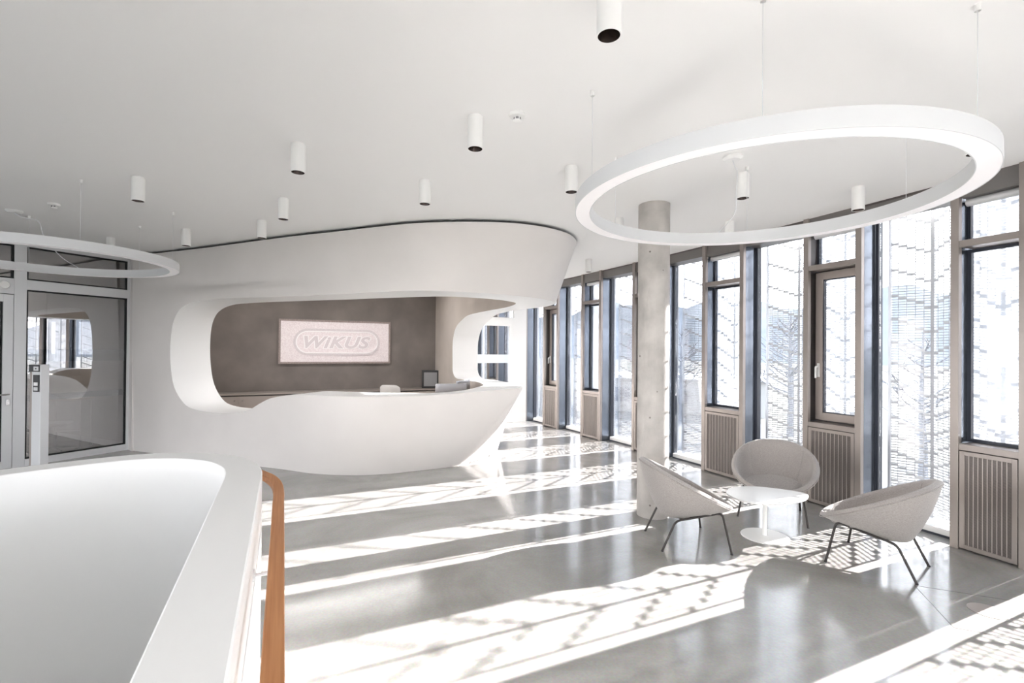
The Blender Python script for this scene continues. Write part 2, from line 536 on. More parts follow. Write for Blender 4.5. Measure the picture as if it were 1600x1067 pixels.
AX, LA = Vector((-0.426, 0.905)), Vector((0.905, 0.426))     # stairwell axes: along, across
def st(lat, ax): return (LA.x * lat + AX.x * ax, LA.y * lat + AX.y * ax)
STAIR_R = [(-0.105, -1.2), (-0.105, 0.2), (-0.106, 1.6), (-0.107, 2.7), (-0.118, 3.28), (-0.219, 3.61), (-0.386, 3.83), (-0.608, 3.972),
           (-0.881, 4.03), (-1.2, 3.955), (-1.5, 3.83), (-1.8, 3.62), (-2.03, 3.25), (-2.12, 2.6), (-2.12, 0.8), (-2.12, -1.2)]
STAIR = catmull(STAIR_R, 6)
def offset_loop(pts, d):         # closed loop, positive d = inward for this clockwise/anticlockwise order
    n = len(pts); out = []
    a = sum(pts[i][0] * pts[(i+1) % n][1] - pts[(i+1) % n][0] * pts[i][1] for i in range(n))
    sgn = 1 if a > 0 else -1
    for i in range(n):
        p0, p1, p2 = Vector(pts[i-1]), Vector(pts[i]), Vector(pts[(i+1) % n])
        t1, t2 = (p1 - p0).normalized(), (p2 - p1).normalized()
        n1, n2 = Vector((-t1.y, t1.x)) * sgn, Vector((-t2.y, t2.x)) * sgn
        b = (n1 + n2).normalized()
        k = d / max(0.5, b.dot(n1))
        out.append((p1.x + b.x * k, p1.y + b.y * k))
    return out

YS = [-5, -3.5, -2, -.5, 1, 2.5, 4, 5.5, 7, 8.5, 10, 11.5, 13, 14.5, 16, 17]
hole_loop = [st(*p) for p in offset_loop(STAIR, 0.10)]
def slab(off): return [(-13.0, -5.0)] + [fo(y, off) for y in YS] + [(-13.0, 17.0)]
V, F = sheet_with_hole(slab(0.32), hole_loop)
fl = MB(); fl.add([(x, y, 0) for x, y in V], F)
floor = fl.build('floor', M['floor'])
tag(floor, 'polished grey concrete floor striped with sunlight', 'floor', kind='structure')
# the slab's edge underneath
sl = MB(); sl.add([(x, y, -0.02) for x, y in V] + [(x, y, -0.35) for x, y in V], F + [[i + len(V) for i in f] for f in F])
sl.build('slab', M['wall'], floor)
def strip(p, q, w, z0, z1):
    d = (Vector(q) - Vector(p)).normalized(); nrm = Vector((-d.y, d.x)) * w / 2
    return MB().prism([(p[0]+nrm.x, p[1]+nrm.y), (q[0]+nrm.x, q[1]+nrm.y), (q[0]-nrm.x, q[1]-nrm.y), (p[0]-nrm.x, p[1]-nrm.y)], z0, z1)
for p, q in (((3.0, 3.6), (3.95, 3.2)), ((3.0, 3.6), (2.79, 3.05)), ((2.79, 3.05), (3.6, 2.7))):
    strip(p, q, 0.005, -0.002, 0.0008).build('joint', M['bronze_dark'], floor)
lid = MB().lathe([(0.0, 0.0), (0.105, 0.0), (0.105, 0.0025), (0.0, 0.0025)], 40, (3.2, 3.25, 0))
lido = lid.build('floor_outlet_lid', M['rib']); tag(lido, 'round metal floor outlet lid set in the concrete beside the sun streak', 'outlet lid')

cl = MB().prism(slab(0.34), CEIL, CEIL + 0.6)
tag(cl.build('ceiling', M['ceiling']), 'smooth white plaster ceiling with cylinder downlights', 'ceiling', kind='structure')
roof = MB().prism(slab(0.40), CEIL + 0.12, CEIL + 0.9)
roof.build('ceiling_edge', M['bronze_dark'], bpy.data.objects['ceiling'])

bk = empty('wall_back', (-13.0, -5.1, 0))
tag(bk, 'unseen white panelled wall behind the viewer, glazing added to let in fill light', 'wall', kind='structure')
for k in range(13):
    MB().box(k * 1.65 - 0.05, k * 1.65 + 0.05, -0.1, 0.1, 0, CEIL).build('mullion', M['alu'], bk)
    if k < 8: MB().box(k * 1.65 + 0.05, k * 1.65 + 1.6, -0.01, 0.01, 0.12, CEIL - 0.15).build('pane', M['glass'], bk)  # out-of-view panes added to let in more sky light
    elif k < 12: MB().box(k * 1.65 + 0.05, k * 1.65 + 1.6, -0.03, 0.03, 0.12, CEIL - 0.15).build('panel', M['wall'], bk)
MB().box(0, 19.8, -0.1, 0.1, 0, 0.12).build('bottom_rail', M['alu'], bk)
MB().box(0, 19.8, -0.1, 0.1, CEIL - 0.15, CEIL).build('head_rail', M['alu'], bk)
tag(MB().box(-13, -1.0, 17.0, 17.2, 0, CEIL).build('wall_far', M['wall']), 'plain white wall at the end of the corridor', 'wall', kind='structure')
tag(MB().box(-13.2, -13.0, 6, 17, 0, CEIL).build('wall_left', M['dark_wall']), 'dark wall of the room behind the glass partition', 'wall', kind='structure')

# ------------------------------------------------------------------ window wall
PIERS = [  # far front corner, near front corner, opening sash?
    ('I', (-1.52, 14.95), (-1.20, 14.42), 1), ('H', (-0.70, 13.5), (-0.40, 12.98), 0),
    ('G', (0.06, 12.27), (0.334, 11.769), 0), ('F', (0.711, 11.101), (0.999, 10.577), 1), ('E', (1.397, 9.833), (1.695, 9.259), 0),
    ('D', (2.096, 8.459), (2.417, 7.797), 1), ('C', (2.764, 7.052), (3.056, 6.403), 0), ('B', (3.387, 5.637), (3.635, 5.04), 1),
    ('A', (3.919, 4.33), (4.108, 3.845), 0)]
y = 2.95
for i in range(5):
    PIERS.append((('Z', 'Y', 'X', 'W', 'V')[i], (fx(y), y), (fx(y - 0.6), y - 0.6), (i + 1) % 2)); y -= 1.55
PIER_LABEL = {
    'I': 'far bronze window pier with sash, seen through the corridor door', 'H': 'bronze window pier seen through the glazed corridor door',
    'G': 'dark window pier next to the white end door', 'F': 'narrow bronze window pier with a handled sash near the end door',
    'E': 'bronze window pier with fixed pane and grille, far side of the column', 'D': 'bronze window pier half hidden behind the concrete column',
    'C': 'bronze window pier with fixed pane, just right of the concrete column', 'B': 'bronze window pier with an opening sash and white handle behind the middle armchair',
    'A': 'bronze window pier with a large fixed pane at the right edge of the photo'}
SILL, TRAN = 0.93, 2.69
def make_pier(key, pL, pR, opening, num):
    w = math.hypot(pR[0] - pL[0], pR[1] - pL[1])
    root = empty('window_%d' % num, mtx=facade_mtx(pL, pR))
    tag(root, PIER_LABEL.get(key, 'bronze window pier with grille further along the same wall'), 'window', 'window piers along the sunny wall', 'structure')
    pw = 0.062
    for x0, x1 in ((0, pw), (w - pw, w)):
        MB().box(x0, x1, 0, 0.05, 0, CEIL).build('post', M['bronze'], root, bevel=0.003)
    MB().box(0.0, 0.02, 0.05, 0.30, 0, CEIL).build('return_panel', M['sky_tinted_bronze'], root)
    MB().box(w - 0.02, w, 0.05, 0.30, 0, CEIL).build('return_panel', M['sky_tinted_bronze'], root)
    MB().box(0.02, 0.028, 0.05, 0.24, SILL, 3.2).build('reveal', M['sky_tinted_bronze'] if not opening else M['bronze_dark'], root)
    MB().box(w - 0.028, w - 0.02, 0.05, 0.24, SILL, 3.2).build('reveal', M['bronze_dark'], root)
    MB().box(pw, w - pw, 0.005, 0.24, SILL - 0.055, SILL).build('sill', M['bronze'], root, bevel=0.003)
    MB().box(pw, w - pw, 0.005, 0.24, TRAN - 0.03, TRAN + 0.03).build('transom', M['bronze'], root, bevel=0.003)
    MB().box(pw, w - pw, 0.03, 0.24, 3.10, CEIL).build('blind_box', M['blind_case'], root)
    MB().tube([(pw, 0.13, 3.07), (w - pw, 0.13, 3.07)], 0.035, 14).build('roller_blind', M['alu'], root)
    # glazing
    MB().box(0.03, w - 0.03, 0.222, 0.230, TRAN + 0.03, 3.1).build('pane', M['glass'], root)
    fr = MB().frame(0.028, w - 0.028, TRAN + 0.03, 3.1, 0.022, 0.205, 0.245)
    fr.build('glazing_frame', M['seal'], root)
    if opening:
        MB().frame(0.03, w - 0.03, SILL, TRAN - 0.03, 0.03, 0.17, 0.24).build('outer_frame', M['bronze_dark'], root)
        sash = MB().frame(0.055, w - 0.045, SILL + 0.02, TRAN - 0.045, 0.085, 0.14, 0.20).build('sash', M['sash'], root, bevel=0.004)
        MB().frame(0.138, w - 0.128, SILL + 0.103, TRAN - 0.128, 0.012, 0.15, 0.19).build('seal', M['seal'], sash)
        MB().box(0.14, w - 0.13, 0.166, 0.174, SILL + 0.105, TRAN - 0.13).build('sash_pane', M['glass'], sash)
        h = MB().box(0.083, 0.107, 0.128, 0.14, 1.44, 1.60)
        h.tube(fillet([(0.095, 0.14, 1.56), (0.095, 0.085, 1.56), (0.095, 0.085, 1.43)], 0.02), 0.0105, 10)
        h.build('handle', M['white_metal'], sash)
    else:
        MB().frame(0.028, w - 0.028, SILL, TRAN - 0.03, 0.028, 0.205, 0.245).build('glazing_frame', M['seal'], root)
        MB().box(0.03, w - 0.03, 0.222, 0.230, SILL, TRAN - 0.03).build('pane', M['glass'], root)
    MB().box(0.024, w - 0.024, 0.2835, 0.285, SILL - 0.04, 3.12).build('screen_blind', M['blind'], root)
    MB().box(0.024, w - 0.024, 0.276, 0.292, SILL - 0.06, SILL - 0.04).build('blind_bar', M['alu'], root)
    # radiator cover: frame, back sheet, punched strips and light ribs
    x0, x1 = pw + 0.006, w - pw - 0.006
    z0, z1 = 0.02, SILL - 0.062
    cov = MB().frame(x0, x1, z0, z1, 0.035, 0.002, 0.03).build('radiator_cover', M['bronze'], root, bevel=0.002)
    MB().box(x0 + 0.02, x1 - 0.02, 0.024, 0.03, z0 + 0.03, z1 - 0.03).build('backing', M['bronze_dark'], cov)
    a, b = x0 + 0.035, x1 - 0.035
    n = 10; p = (b - a) / n
    smesh = MB().box(0.0035, p - 0.0035, 0.010, 0.024, z0 + 0.035, z1 - 0.035).build('punched_strip', M['grille'], cov)
    smesh.location.x = a
    rmesh = MB().box(-0.0028, 0.0028, 0.006, 0.024, z0 + 0.035, z1 - 0.035).build('rib', M['rib'], cov)
    rmesh.location.x = a
    for k in range(1, n):
        for src in (smesh, rmesh):
            c = src.copy(); COL.objects.link(c); c.parent = cov; c.location.x = a + k * p
    # solid core below the sill so that no daylight leaks round the cover
    MB().box(0.03, w - 0.03, 0.05, 0.24, 0, SILL - 0.06).build('apron', M['bronze_dark'], root)
    return root, w

BAY_LABEL = {'H': 'tall glazed bay beyond the corridor door', 'G': 'farthest tall glazed bay visible through the corridor',
    'F': 'narrow tall glazed bay right beside the white end door', 'E': 'tall glazed bay in the middle of the far window wall',
    'D': 'tall glazed bay immediately left of the concrete column', 'C': 'tall glazed bay immediately right of the concrete column',
    'B': 'tall glazed bay right behind the middle armchair', 'A': 'tall glazed bay behind the right-hand armchair', 'Z': 'tall glazed bay just past the right edge of the photo'}
def make_bay(key, pL, pR, num):
    """full-height glazing set back between two piers."""
    w = math.hypot(pR[0] - pL[0], pR[1] - pL[1])
    root = empty('window_%d' % num, mtx=facade_mtx(pL, pR))
    tag(root, BAY_LABEL.get(key, 'tall glazed bay further along the same wall'), 'window', 'glazed bays along the sunny wall', 'structure')
    MB().box(0, 0.13 if key == 'Z' else 0.03, 0.23, 0.30, 0, 3.2).build('frame', M['seal'], root)  # widened at Z, out of view, to place the sun streak
    MB().box(w - 0.02, w, 0.23, 0.30, 0, 3.2).build('frame', M['seal'], root)
    MB().box(0.03, w - 0.02, 0.21, 0.30, 0, 0.075).build('threshold', M['white_metal'], root, bevel=0.004)
    MB().box(0.03, w - 0.02, 0.20, 0.21, 0, 0.02).build('dark_joint', M['seal'], root)
    MB().box(-0.02, w + 0.02, 0.05, 0.30, 3.12, CEIL).build('blind_box', M['blind_case'], root)
    MB().box(0.0, w, 0.045, 0.05, CEIL - 0.022, CEIL).build('blind_slot', M['bronze_dark'], root)
    MB().box(0.03, w - 0.02, 0.255, 0.265, 0.075, 3.12).build('pane', M['glass'], root)
    return root, w

ZROWS = []
z, s_ = 3.20, 0.305
while z > 0.03:
    ZROWS.append(z); z -= s_; s_ = max(0.085, s_ * 0.94)
def make_screen(key, pL, pR, gap, label, fold=0.16, base=0.42, gap2=0.0):
    """folded perforated sheet outside the glazing: posts, fold post and a lattice of fine bars."""
    w = math.hypot(pR[0] - pL[0], pR[1] - pL[1])
    root = empty('perforated_screen', mtx=facade_mtx(pL, pR))
    tag(root, label, 'metal screen', 'perforated metal screens outside the windows')
    xa, xb = gap, w - gap2
    xm = (xa + xb) / 2
    boxes, cells = [], []
    ncol = max(3, round((xm - xa) / 0.056))
    zz = 0.06
    rows = []
    while zz < 3.3:
        rows.append(zz); zz += 0.0275
    for side in (0, 1):
        x0, x1 = (xa, xm) if side == 0 else (xm, xb)
        y0, y1 = (base, base + fold) if side == 0 else (base + fold, base)
        for zz in rows:
            t = 0.0072 + 0.006 * max(0.0, 1 - zz / 1.3)
            boxes.append((x0, x1, 0, 0.003, zz, zz + t, y0, y1))
        for k in range(1, ncol):
            x = x0 + (x1 - x0) * k / ncol; yy = y0 + (y1 - y0) * k / ncol
            boxes.append((x - 0.0032, x + 0.0032, yy, yy + 0.003, 0.06, 3.28, 0, 0))
        for zr in ZROWS:
            drop = 0.165
            for k in range(ncol):
                f0 = k / ncol; f1 = (k + 1) / ncol; fm = (f0 + f1) / 2
                zc = zr - drop * (fm if side == 0 else 1 - fm)
                zc = 0.06 + round((zc - 0.06) / 0.0275) * 0.0275
                if zc < 0.06: continue
                boxes.append((x0 + (x1 - x0) * f0, x0 + (x1 - x0) * f1, -0.001, 0.004, zc + 0.003, zc + 0.026, y0 + (y1 - y0) * f0, y0 + (y1 - y0) * f1))
    bar_mesh('perforated_sheet', boxes, M['screen'], root, 'stuff')
    for x, yy in ((xa, base), (xb, base)):
        MB().box(x - 0.012, x + 0.012, yy - 0.012, yy + 0.018, 0.0, 3.3).build('post', M['screen'], root)
    MB().box(xm - 0.016, xm + 0.016, base + fold - 0.01, base + fold + 0.02, 0.0, 3.3).build('fold_post', M['screen'], root)
    MB().box(xa, xb, base - 0.01, base + fold + 0.03, 0.0, 0.05).build('bottom_rail', M['white_metal'], root)
    MB().box(0, xb, base - 0.12, base + fold + 0.2, -0.3, 0.0).build('ledge', M['white_metal'], root)
    return root

SCR_PIER = {'G': 'perforated screen outside the dark pier by the end door', 'F': 'perforated screen outside the narrow sash window near the end door',
    'E': 'perforated screen outside the fixed window on the far side of the column', 'D': 'perforated screen outside the window hidden by the column',
    'C': 'perforated screen outside the fixed window right of the column', 'B': 'perforated screen outside the sash window with white handle',
    'A': 'perforated screen outside the large fixed window at the right edge', 'H': 'perforated screen outside the first pier of the corridor',
    'I': 'perforated screen outside the last pier of the corridor', 'Z': 'perforated screen outside the first pier past the right edge'}
num = 1
for i, (key, pL, pR, op) in enumerate(PIERS):
    make_pier(key, pL, pR, op, num); num += 1
    if key not in 'YXWV': make_screen(key, pL, pR, 0.02, SCR_PIER.get(key, 'perforated screen outside a window further along the wall'), fold=0.10, base=0.40, gap2=0.08)
    if i + 1 < len(PIERS):
        k2, qL, qR, _ = PIERS[i + 1]
        make_bay(k2, pR, qL, num); num += 1
        if k2 not in 'YXWV': make_screen(k2, pR, qL, 0.25 if k2 == 'Z' else 0.03, 'folded perforated screen outside the ' + BAY_LABEL.get(k2, 'tall glazed bay further along the same wall'), gap2=0.02 if k2 == 'Z' else 0.12)

# ------------------------------------------------------------------ end wall with the glazed corridor door
ew = facade_mtx((-1.02, 11.125), (0.334, 11.769))     # x to the right, y away
W = 1.4995
root = empty('door_1', mtx=ew)
tag(root, 'white framed glazed door at the far end between counter and windows', 'door', kind='structure')
DX0, DX1 = 0.16, 1.13
MB().box(0, 0.06, -0.03, 0.05, 0, CEIL).build('frame_post', M['white_metal'], root)
MB().box(DX1 + 0.04, W, -0.03, 0.05, 0, CEIL).build('side_panel', M['white_metal'], root)
MB().box(0.06, DX1 + 0.04, -0.03, 0.05, 2.42, 2.50).build('head_rail', M['white_metal'], root)
MB().box(0.06, DX1 + 0.04, -0.03, 0.05, 2.93, CEIL).build('head_panel', M['white_metal'], root)
MB().box(0.06, DX1 + 0.04, 0.006, 0.014, 2.50, 2.93).build('top_pane', M['glass'], root)
leaf = MB()
leaf.box(0.06, DX0, -0.04, 0.02, 0.01, 2.42); leaf.box(DX1 - 0.08, DX1 + 0.04, -0.04, 0.02, 0.01, 2.42)
leaf.box(DX0, DX1 - 0.08, -0.04, 0.02, 2.30, 2.42); leaf.box(DX0, DX1 - 0.08, -0.04, 0.02, 0.01, 0.16)
lf = leaf.build('door_leaf', M['white_metal'], root)
MB().box(DX0, DX1 - 0.08, -0.012, -0.004, 0.16, 2.30).build('door_pane', M['glass'], lf)
MB().box(DX0, DX1 - 0.08, -0.016, -0.0125, 1.42, 1.62).build('frosted_band', M['frost'], lf)
hb = MB().box(0.09, 0.13, -0.05, -0.04, 0.98, 1.2); hb.tube(fillet([(0.11, -0.05, 1.08), (0.11, -0.10, 1.08), (0.23, -0.10, 1.08)], 0.02), 0.011, 8)
hb.build('handle', M['chrome'], lf)
MB().box(0.095, 0.125, -0.044, -0.040, 1.2, 1.27).build('lock_plate', M['black_plastic'], lf)
# white panel closing the corridor towards the reception
tag(MB().box(-0.25, 0.0, -0.02, 0.06, 0, CEIL).build('trim_1', M['wall']), 'white strip between the counter shell and the end door', 'trim', kind='structure')
bpy.data.objects['trim_1'].matrix_world = ew

# ------------------------------------------------------------------ glass partition on the left
pm = Matrix(((0.42, -0.907, 0, -6.46), (0.907, 0.42, 0, 8.18), (0, 0, 1, 0), (0, 0, 0, 1)))
part = empty('partition_frame', mtx=pm)
tag(part, 'grey aluminium glass partition left of the reception wall', 'glass partition', kind='structure')
def pbox(x0, x1, z0, z1, name, material, y0=-0.04, y1=0.04, par=part, bevel=0.003):
    return MB().box(x0, x1, y0, y1, z0, z1).build(name, material, par, bevel=bevel)
XM0, XM1 = -1.466, -1.331
pbox(-0.06, 0.0, 0, CEIL, 'mullion', M['alu'])
pbox(XM0, XM1, 0, CEIL, 'mullion', M['alu'])
pbox(-2.62, -2.49, 0, CEIL, 'mullion', M['alu'])
pbox(XM1, -0.06, 0, 0.10, 'bottom_rail', M['alu'])
pbox(XM1, -0.06, 2.54, 2.68, 'transom', M['alu'])
pbox(-2.49, XM0, 2.46, 2.68, 'transom', M['alu'])
pbox(XM1, -0.06, 3.16, CEIL, 'head_rail', M['alu'])
pbox(-2.49, XM0, 3.16, CEIL, 'head_rail', M['alu'])
MB().box(XM1, -0.06, -0.006, 0.006, 0.10, 2.54).build('pane', M['glass_dark'], part)
MB().box(XM1, -0.06, -0.006, 0.006, 2.68, 3.16).build('upper_pane', M['glass_dark'], part)
MB().box(-2.49, XM0, -0.006, 0.006, 2.68, 3.16).build('upper_pane', M['glass_dark'], part)
MB().frame(XM1, -0.06, 0.10, 2.54, 0.022, -0.02, 0.02).build('gasket', M['black'], part)
MB().frame(XM1, -0.06, 2.68, 3.16, 0.022, -0.02, 0.02).build('gasket', M['black'], part)
MB().frame(-2.49, XM0, 2.68, 3.16, 0.022, -0.02, 0.02).build('gasket', M['black'], part)
MB().box(XM1, -0.06, -0.0085, -0.0065, 1.50, 1.68).build('safety_band', M['stripe'], part)
MB().box(XM1, -0.06, -0.0085, -0.0065, 0.93, 1.02).build('safety_band', M['stripe'], part)
det = MB().lathe([(0, -0.03), (0.05, -0.03), (0.065, 0.0)], 20)
deto = det.build('motion_sensor', M['white_metal'], part); deto.location = (XM0 - 0.11, -0.045, 2.58); deto.rotation_euler = (math.radians(-90), 0, 0)
door = empty('door_2', mtx=pm)
tag(door, 'grey aluminium glass door with lever handle at the left edge', 'door', kind='structure')
d_leaf = MB().frame(-2.485, XM0 - 0.006, 0.01, 2.45, 0.105, -0.045, 0.03).build('door_leaf', M['alu'], door, bevel=0.003)
MB().frame(-2.385, XM0 - 0.106, 0.11, 2.35, 0.02, -0.02, 0.02).build('gasket', M['black'], d_leaf)
MB().box(-2.39, XM0 - 0.1, -0.006, 0.006, 0.11, 2.35).build('door_pane', M['glass_dark'], d_leaf)
hx = XM0 - 0.058
h = MB().tube(fillet([(hx, -0.045, 1.05), (hx, -0.10, 1.05), (hx - 0.14, -0.10, 1.05)], 0.02), 0.011, 10)
h.lathe([(0, 0), (0.027, 0), (0.027, 0.008), (0, 0.008)], 20, (0, 0, 0))
hh = h.build('handle', M['chrome'], d_leaf)
MB().box(hx - 0.018, hx + 0.018, -0.056, -0.045, 0.90, 0.98).build('lock_plate', M['chrome'], d_leaf)
# solid wall carrying on towards the viewer
wl_ = MB().box(-3.0, -2.62, -0.06, 0.06, 0, CEIL).build('wall_side', M['wall']); wl_.matrix_world = pm
tag(wl_, 'white wall continuing past the glass door', 'wall', kind='structure')
gw = empty('wall_side_fill_glazing', mtx=pm)  # unseen glazing added to brighten the left of the room
tag(gw, 'unseen wall on the stair side behind the viewer, glazing added for fill light', 'wall', kind='structure')
for k in range(6):
    xx = -9.5 + k * 1.3
    MB().box(xx - 0.04, xx + 0.04, -0.06, 0.06, 0, CEIL).build('mullion', M['alu'], gw)
    if k < 5: MB().box(xx + 0.04, xx + 1.26, -0.006, 0.006, 0.1, CEIL - 0.1).build('pane', M['glass'], gw)
MB().box(-9.5, -3.0, -0.06, 0.06, 0, 0.1).build('bottom_rail', M['alu'], gw)
MB().box(-9.5, -3.0, -0.06, 0.06, CEIL - 0.1, CEIL).build('head_rail', M['alu'], gw)
# room behind the partition
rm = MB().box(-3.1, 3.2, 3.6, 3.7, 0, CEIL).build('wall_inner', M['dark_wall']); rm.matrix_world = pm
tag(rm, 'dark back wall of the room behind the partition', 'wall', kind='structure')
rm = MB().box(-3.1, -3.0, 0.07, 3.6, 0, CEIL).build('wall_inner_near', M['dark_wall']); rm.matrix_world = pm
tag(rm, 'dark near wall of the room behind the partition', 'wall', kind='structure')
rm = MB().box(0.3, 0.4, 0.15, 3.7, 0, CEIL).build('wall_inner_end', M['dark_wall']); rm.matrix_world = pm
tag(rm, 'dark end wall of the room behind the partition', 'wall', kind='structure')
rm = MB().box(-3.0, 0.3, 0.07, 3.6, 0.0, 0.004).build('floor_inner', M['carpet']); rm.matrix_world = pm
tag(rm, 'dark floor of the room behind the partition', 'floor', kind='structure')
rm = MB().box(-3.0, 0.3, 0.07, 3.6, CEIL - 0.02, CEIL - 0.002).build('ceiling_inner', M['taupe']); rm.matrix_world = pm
tag(rm, 'ceiling of the room behind the partition', 'ceiling', kind='structure')

# ------------------------------------------------------------------ concrete column
co = MB().lathe([(0.162, 0.0), (0.162, CEIL)], 48, (1.495, 5.115, 0)).build('column', M['concrete'])
tag(co, 'round bare concrete column with air pockets beside the left armchair', 'column', kind='structure')

# ------------------------------------------------------------------ reception shell
SH_LEV = [0, 1.1, 2.45, 3.235]
SH_OUT = [[(-6.35,8.09),(-6.33,8.06),(-6.3,8.02),(-6.27,7.98)],
 [(-5,7.56),(-4.96,7.5),(-4.93,7.48),(-4.92,7.43)],
 [(-4.1,7.22),(-4.08,7.13),(-4.05,7.1),(-4,7)],
 [(-3.25,6.9),(-3.2,6.74),(-3.1,6.75),(-3.05,6.55)],
 [(-2.72,6.68),(-2.7,6.5),(-2.45,6.48),(-2.2,6.2)],
 [(-2.21,6.61),(-1.9,6.32),(-1.8,6.22),(-1.3,5.83)],
 [(-1.75,6.68),(-1.2,6.54),(-1.15,5.99),(-0.68,5.714)],
 [(-1.4,6.845),(-0.5,6.86),(-0.58,6.1),(-0.09,5.727)],
 [(-1.0,7.06),(0.04,7.07),(0,6.42),(0.38,5.916)],
 [(-0.68,7.31),(0.12,7.14),(0.45,6.88),(0.74,6.29)],
 [(-0.375,7.88),(0.135,7.42),(0.666,7.46),(0.9,6.88)],
 [(-0.24,8.36),(0.08,8),(0.512,8.14),(0.75,7.6)],
 [(-0.33,9),(-0.12,8.75),(0.15,8.7),(0.38,8.5)],
 [(-0.6,10),(-0.42,9.7),(-0.25,9.5),(-0.1,9.4)],
 [(-0.77,10.5),(-0.74,10.42),(-0.72,10.4),(-0.7,10.4)],
 [(-1.5,12.2),(-1.5,12.2),(-1.5,12.2),(-1.5,12.2)]]
SH_IN = [[(-6.05,8.75),(-6.05,8.7)],
 [(-4.72,8.1),(-4.7,8.06)],
 [(-3.85,7.72),(-3.8,7.66)],
 [(-3,7.33),(-2.9,7.28)],
 [(-2.5,7.08),(-2.2,7.02)],
 [(-1.75,6.92),(-1.6,6.8)],
 [(-1.15,6.97),(-0.98,6.65)],
 [(-0.74,7.05),(-0.55,6.74)],
 [(-0.52,7.28),(-0.2,7)],
 [(-0.47,7.5),(0,7.3)],
 [(-0.49,7.8),(0.05,7.6)],
 [(-0.57,8.25),(-0.1,8.2)],
 [(-0.74,8.9),(-0.45,9)],
 [(-1,9.7),(-0.85,9.8)],
 [(-1.28,10.45),(-1.28,10.45)],
 [(-1.9,12),(-1.9,12)]]
def crom(pts, s):
    n = len(pts); i = int(min(max(math.floor(s), 0), n - 2)); t = s - i
    p1, p2 = np.array(pts[i]), np.array(pts[i + 1])
    p0 = np.array(pts[i - 1]) if i > 0 else 2 * p1 - p2
    p3 = np.array(pts[i + 2]) if i + 2 < n else 2 * p2 - p1
    return (2*t**3-3*t*t+1)*p1 + (t**3-2*t*t+t)*(p2-p0)/2 + (-2*t**3+3*t*t)*p2 + (t**3-t*t)*(p3-p1)/2
OUT_A = np.array(SH_OUT, float); IN_A = np.array(SH_IN, float)
def s_out(s, z):
    c = crom(OUT_A, s)
    i = 0 if z < SH_LEV[1] else (1 if z < SH_LEV[2] else 2)
    t = (z - SH_LEV[i]) / (SH_LEV[i + 1] - SH_LEV[i])
    p = (1 - t) * c[i] + t * c[i + 1]
    return (float(p[0]), float(p[1]), z)
def s_in(s, z):
    t = min(max((z - 1.1) / 1.35, 0), 1); c = crom(IN_A, s); p = (1 - t) * c[0] + t * c[1]
    if z < 1.0:
        a, b = s_out(s, z), s_out(s, 1.0); p = p + np.array([a[0] - b[0], a[1] - b[1]])
    return (float(p[0]), float(p[1]), z)
HOLE = [(0.67, 2.158), (0.626, 1.854), (0.631, 1.473), (0.697, 1.106), (0.865, 0.854), (1.082, 0.765), (1.5, 0.742), (1.914, 0.756), (2.161, 0.795),
        (2.321, 0.836), (2.562, 0.952), (2.807, 1.03), (3.3, 1.085), (4.0, 1.1), (5, 1.1), (6, 1.1), (6.5, 1.112), (7, 1.13), (7.5, 1.15), (8, 1.167), (8.5, 1.17), (9, 1.17), (9.6, 1.17), (10, 1.17), (10.4, 1.17),
        (11, 1.165), (12, 1.15), (13, 1.13), (13.7, 1.13), (13.97, 1.24), (14.0, 1.5), (14.0, 1.9), (13.83, 2.19), (13.42, 2.36), (13.0, 2.44), (12, 2.456), (11, 2.45), (10, 2.45),
        (9, 2.45), (8, 2.45), (7, 2.45), (6, 2.452), (5, 2.45), (4, 2.448), (3.26, 2.448), (2.5, 2.453), (1.874, 2.457), (1.38, 2.454), (1.03, 2.435), (0.792, 2.346)]
KZ = 2.6                         # metres-ish weighting of z against s for the triangulation
hole2 = catmull([(s, z * KZ) for s, z in HOLE], 4, closed=True)
ZT = SH_LEV[-1]
def grid_pts():
    out = []
    for i in range(1, 75):
        for k in range(1, 26):
            s = i * 0.2; z = k * ZT / 26
            p = (s, z * KZ)
            d = min((p[0] - q[0]) ** 2 + (p[1] - q[1]) ** 2 for q in hole2)
            if d > 0.01: out.append(p)
    return out
edge = [(i * 0.2, 0.0) for i in range(75)] + [(15.0, k * ZT * KZ / 26) for k in range(26)] + [(15 - i * 0.2, ZT * KZ) for i in range(75)] + [(0.0, ZT * KZ * (1 - k / 26)) for k in range(26)]
V2, F2 = sheet_with_hole(edge, hole2, grid_pts())
shell = empty('reception_counter', (-2.2, 7.5, 0))
tag(shell, 'white sculpted reception shell with rounded opening and flared front counter', 'reception counter')
def rel(p): return (p[0] + 2.2, p[1] - 7.5, p[2])
a = MB().add([rel(s_out(p[0], min(p[1] / KZ, ZT))) for p in V2], F2, True).build('outer_shell', M['shell'], shell)
b = MB().add([rel(s_in(p[0], min(p[1] / KZ, ZT))) for p in V2], F2, True).build('inner_shell', M['taupe'], shell)
# lining of the opening: a band with softly rounded edges
n = len(hole2)
rowsv = []
for t in (0.0, 0.02, 0.06, 0.25, 0.5, 0.75, 0.95, 1.0):
    for s, zk in hole2:
        po, pi = np.array(s_out(s, zk / KZ)), np.array(s_in(s, zk / KZ))
        rowsv.append(rel(tuple(po * (1 - t) + pi * t)))
fs = [(j * n + i, j * n + (i + 1) % n, (j + 1) * n + (i + 1) % n, (j + 1) * n + i) for j in range(7) for i in range(n)]
MB().add(rowsv, fs, True).build('opening_lining', M['lining'], shell)  # shell plaster made whiter, window light on the jambs put into the colour
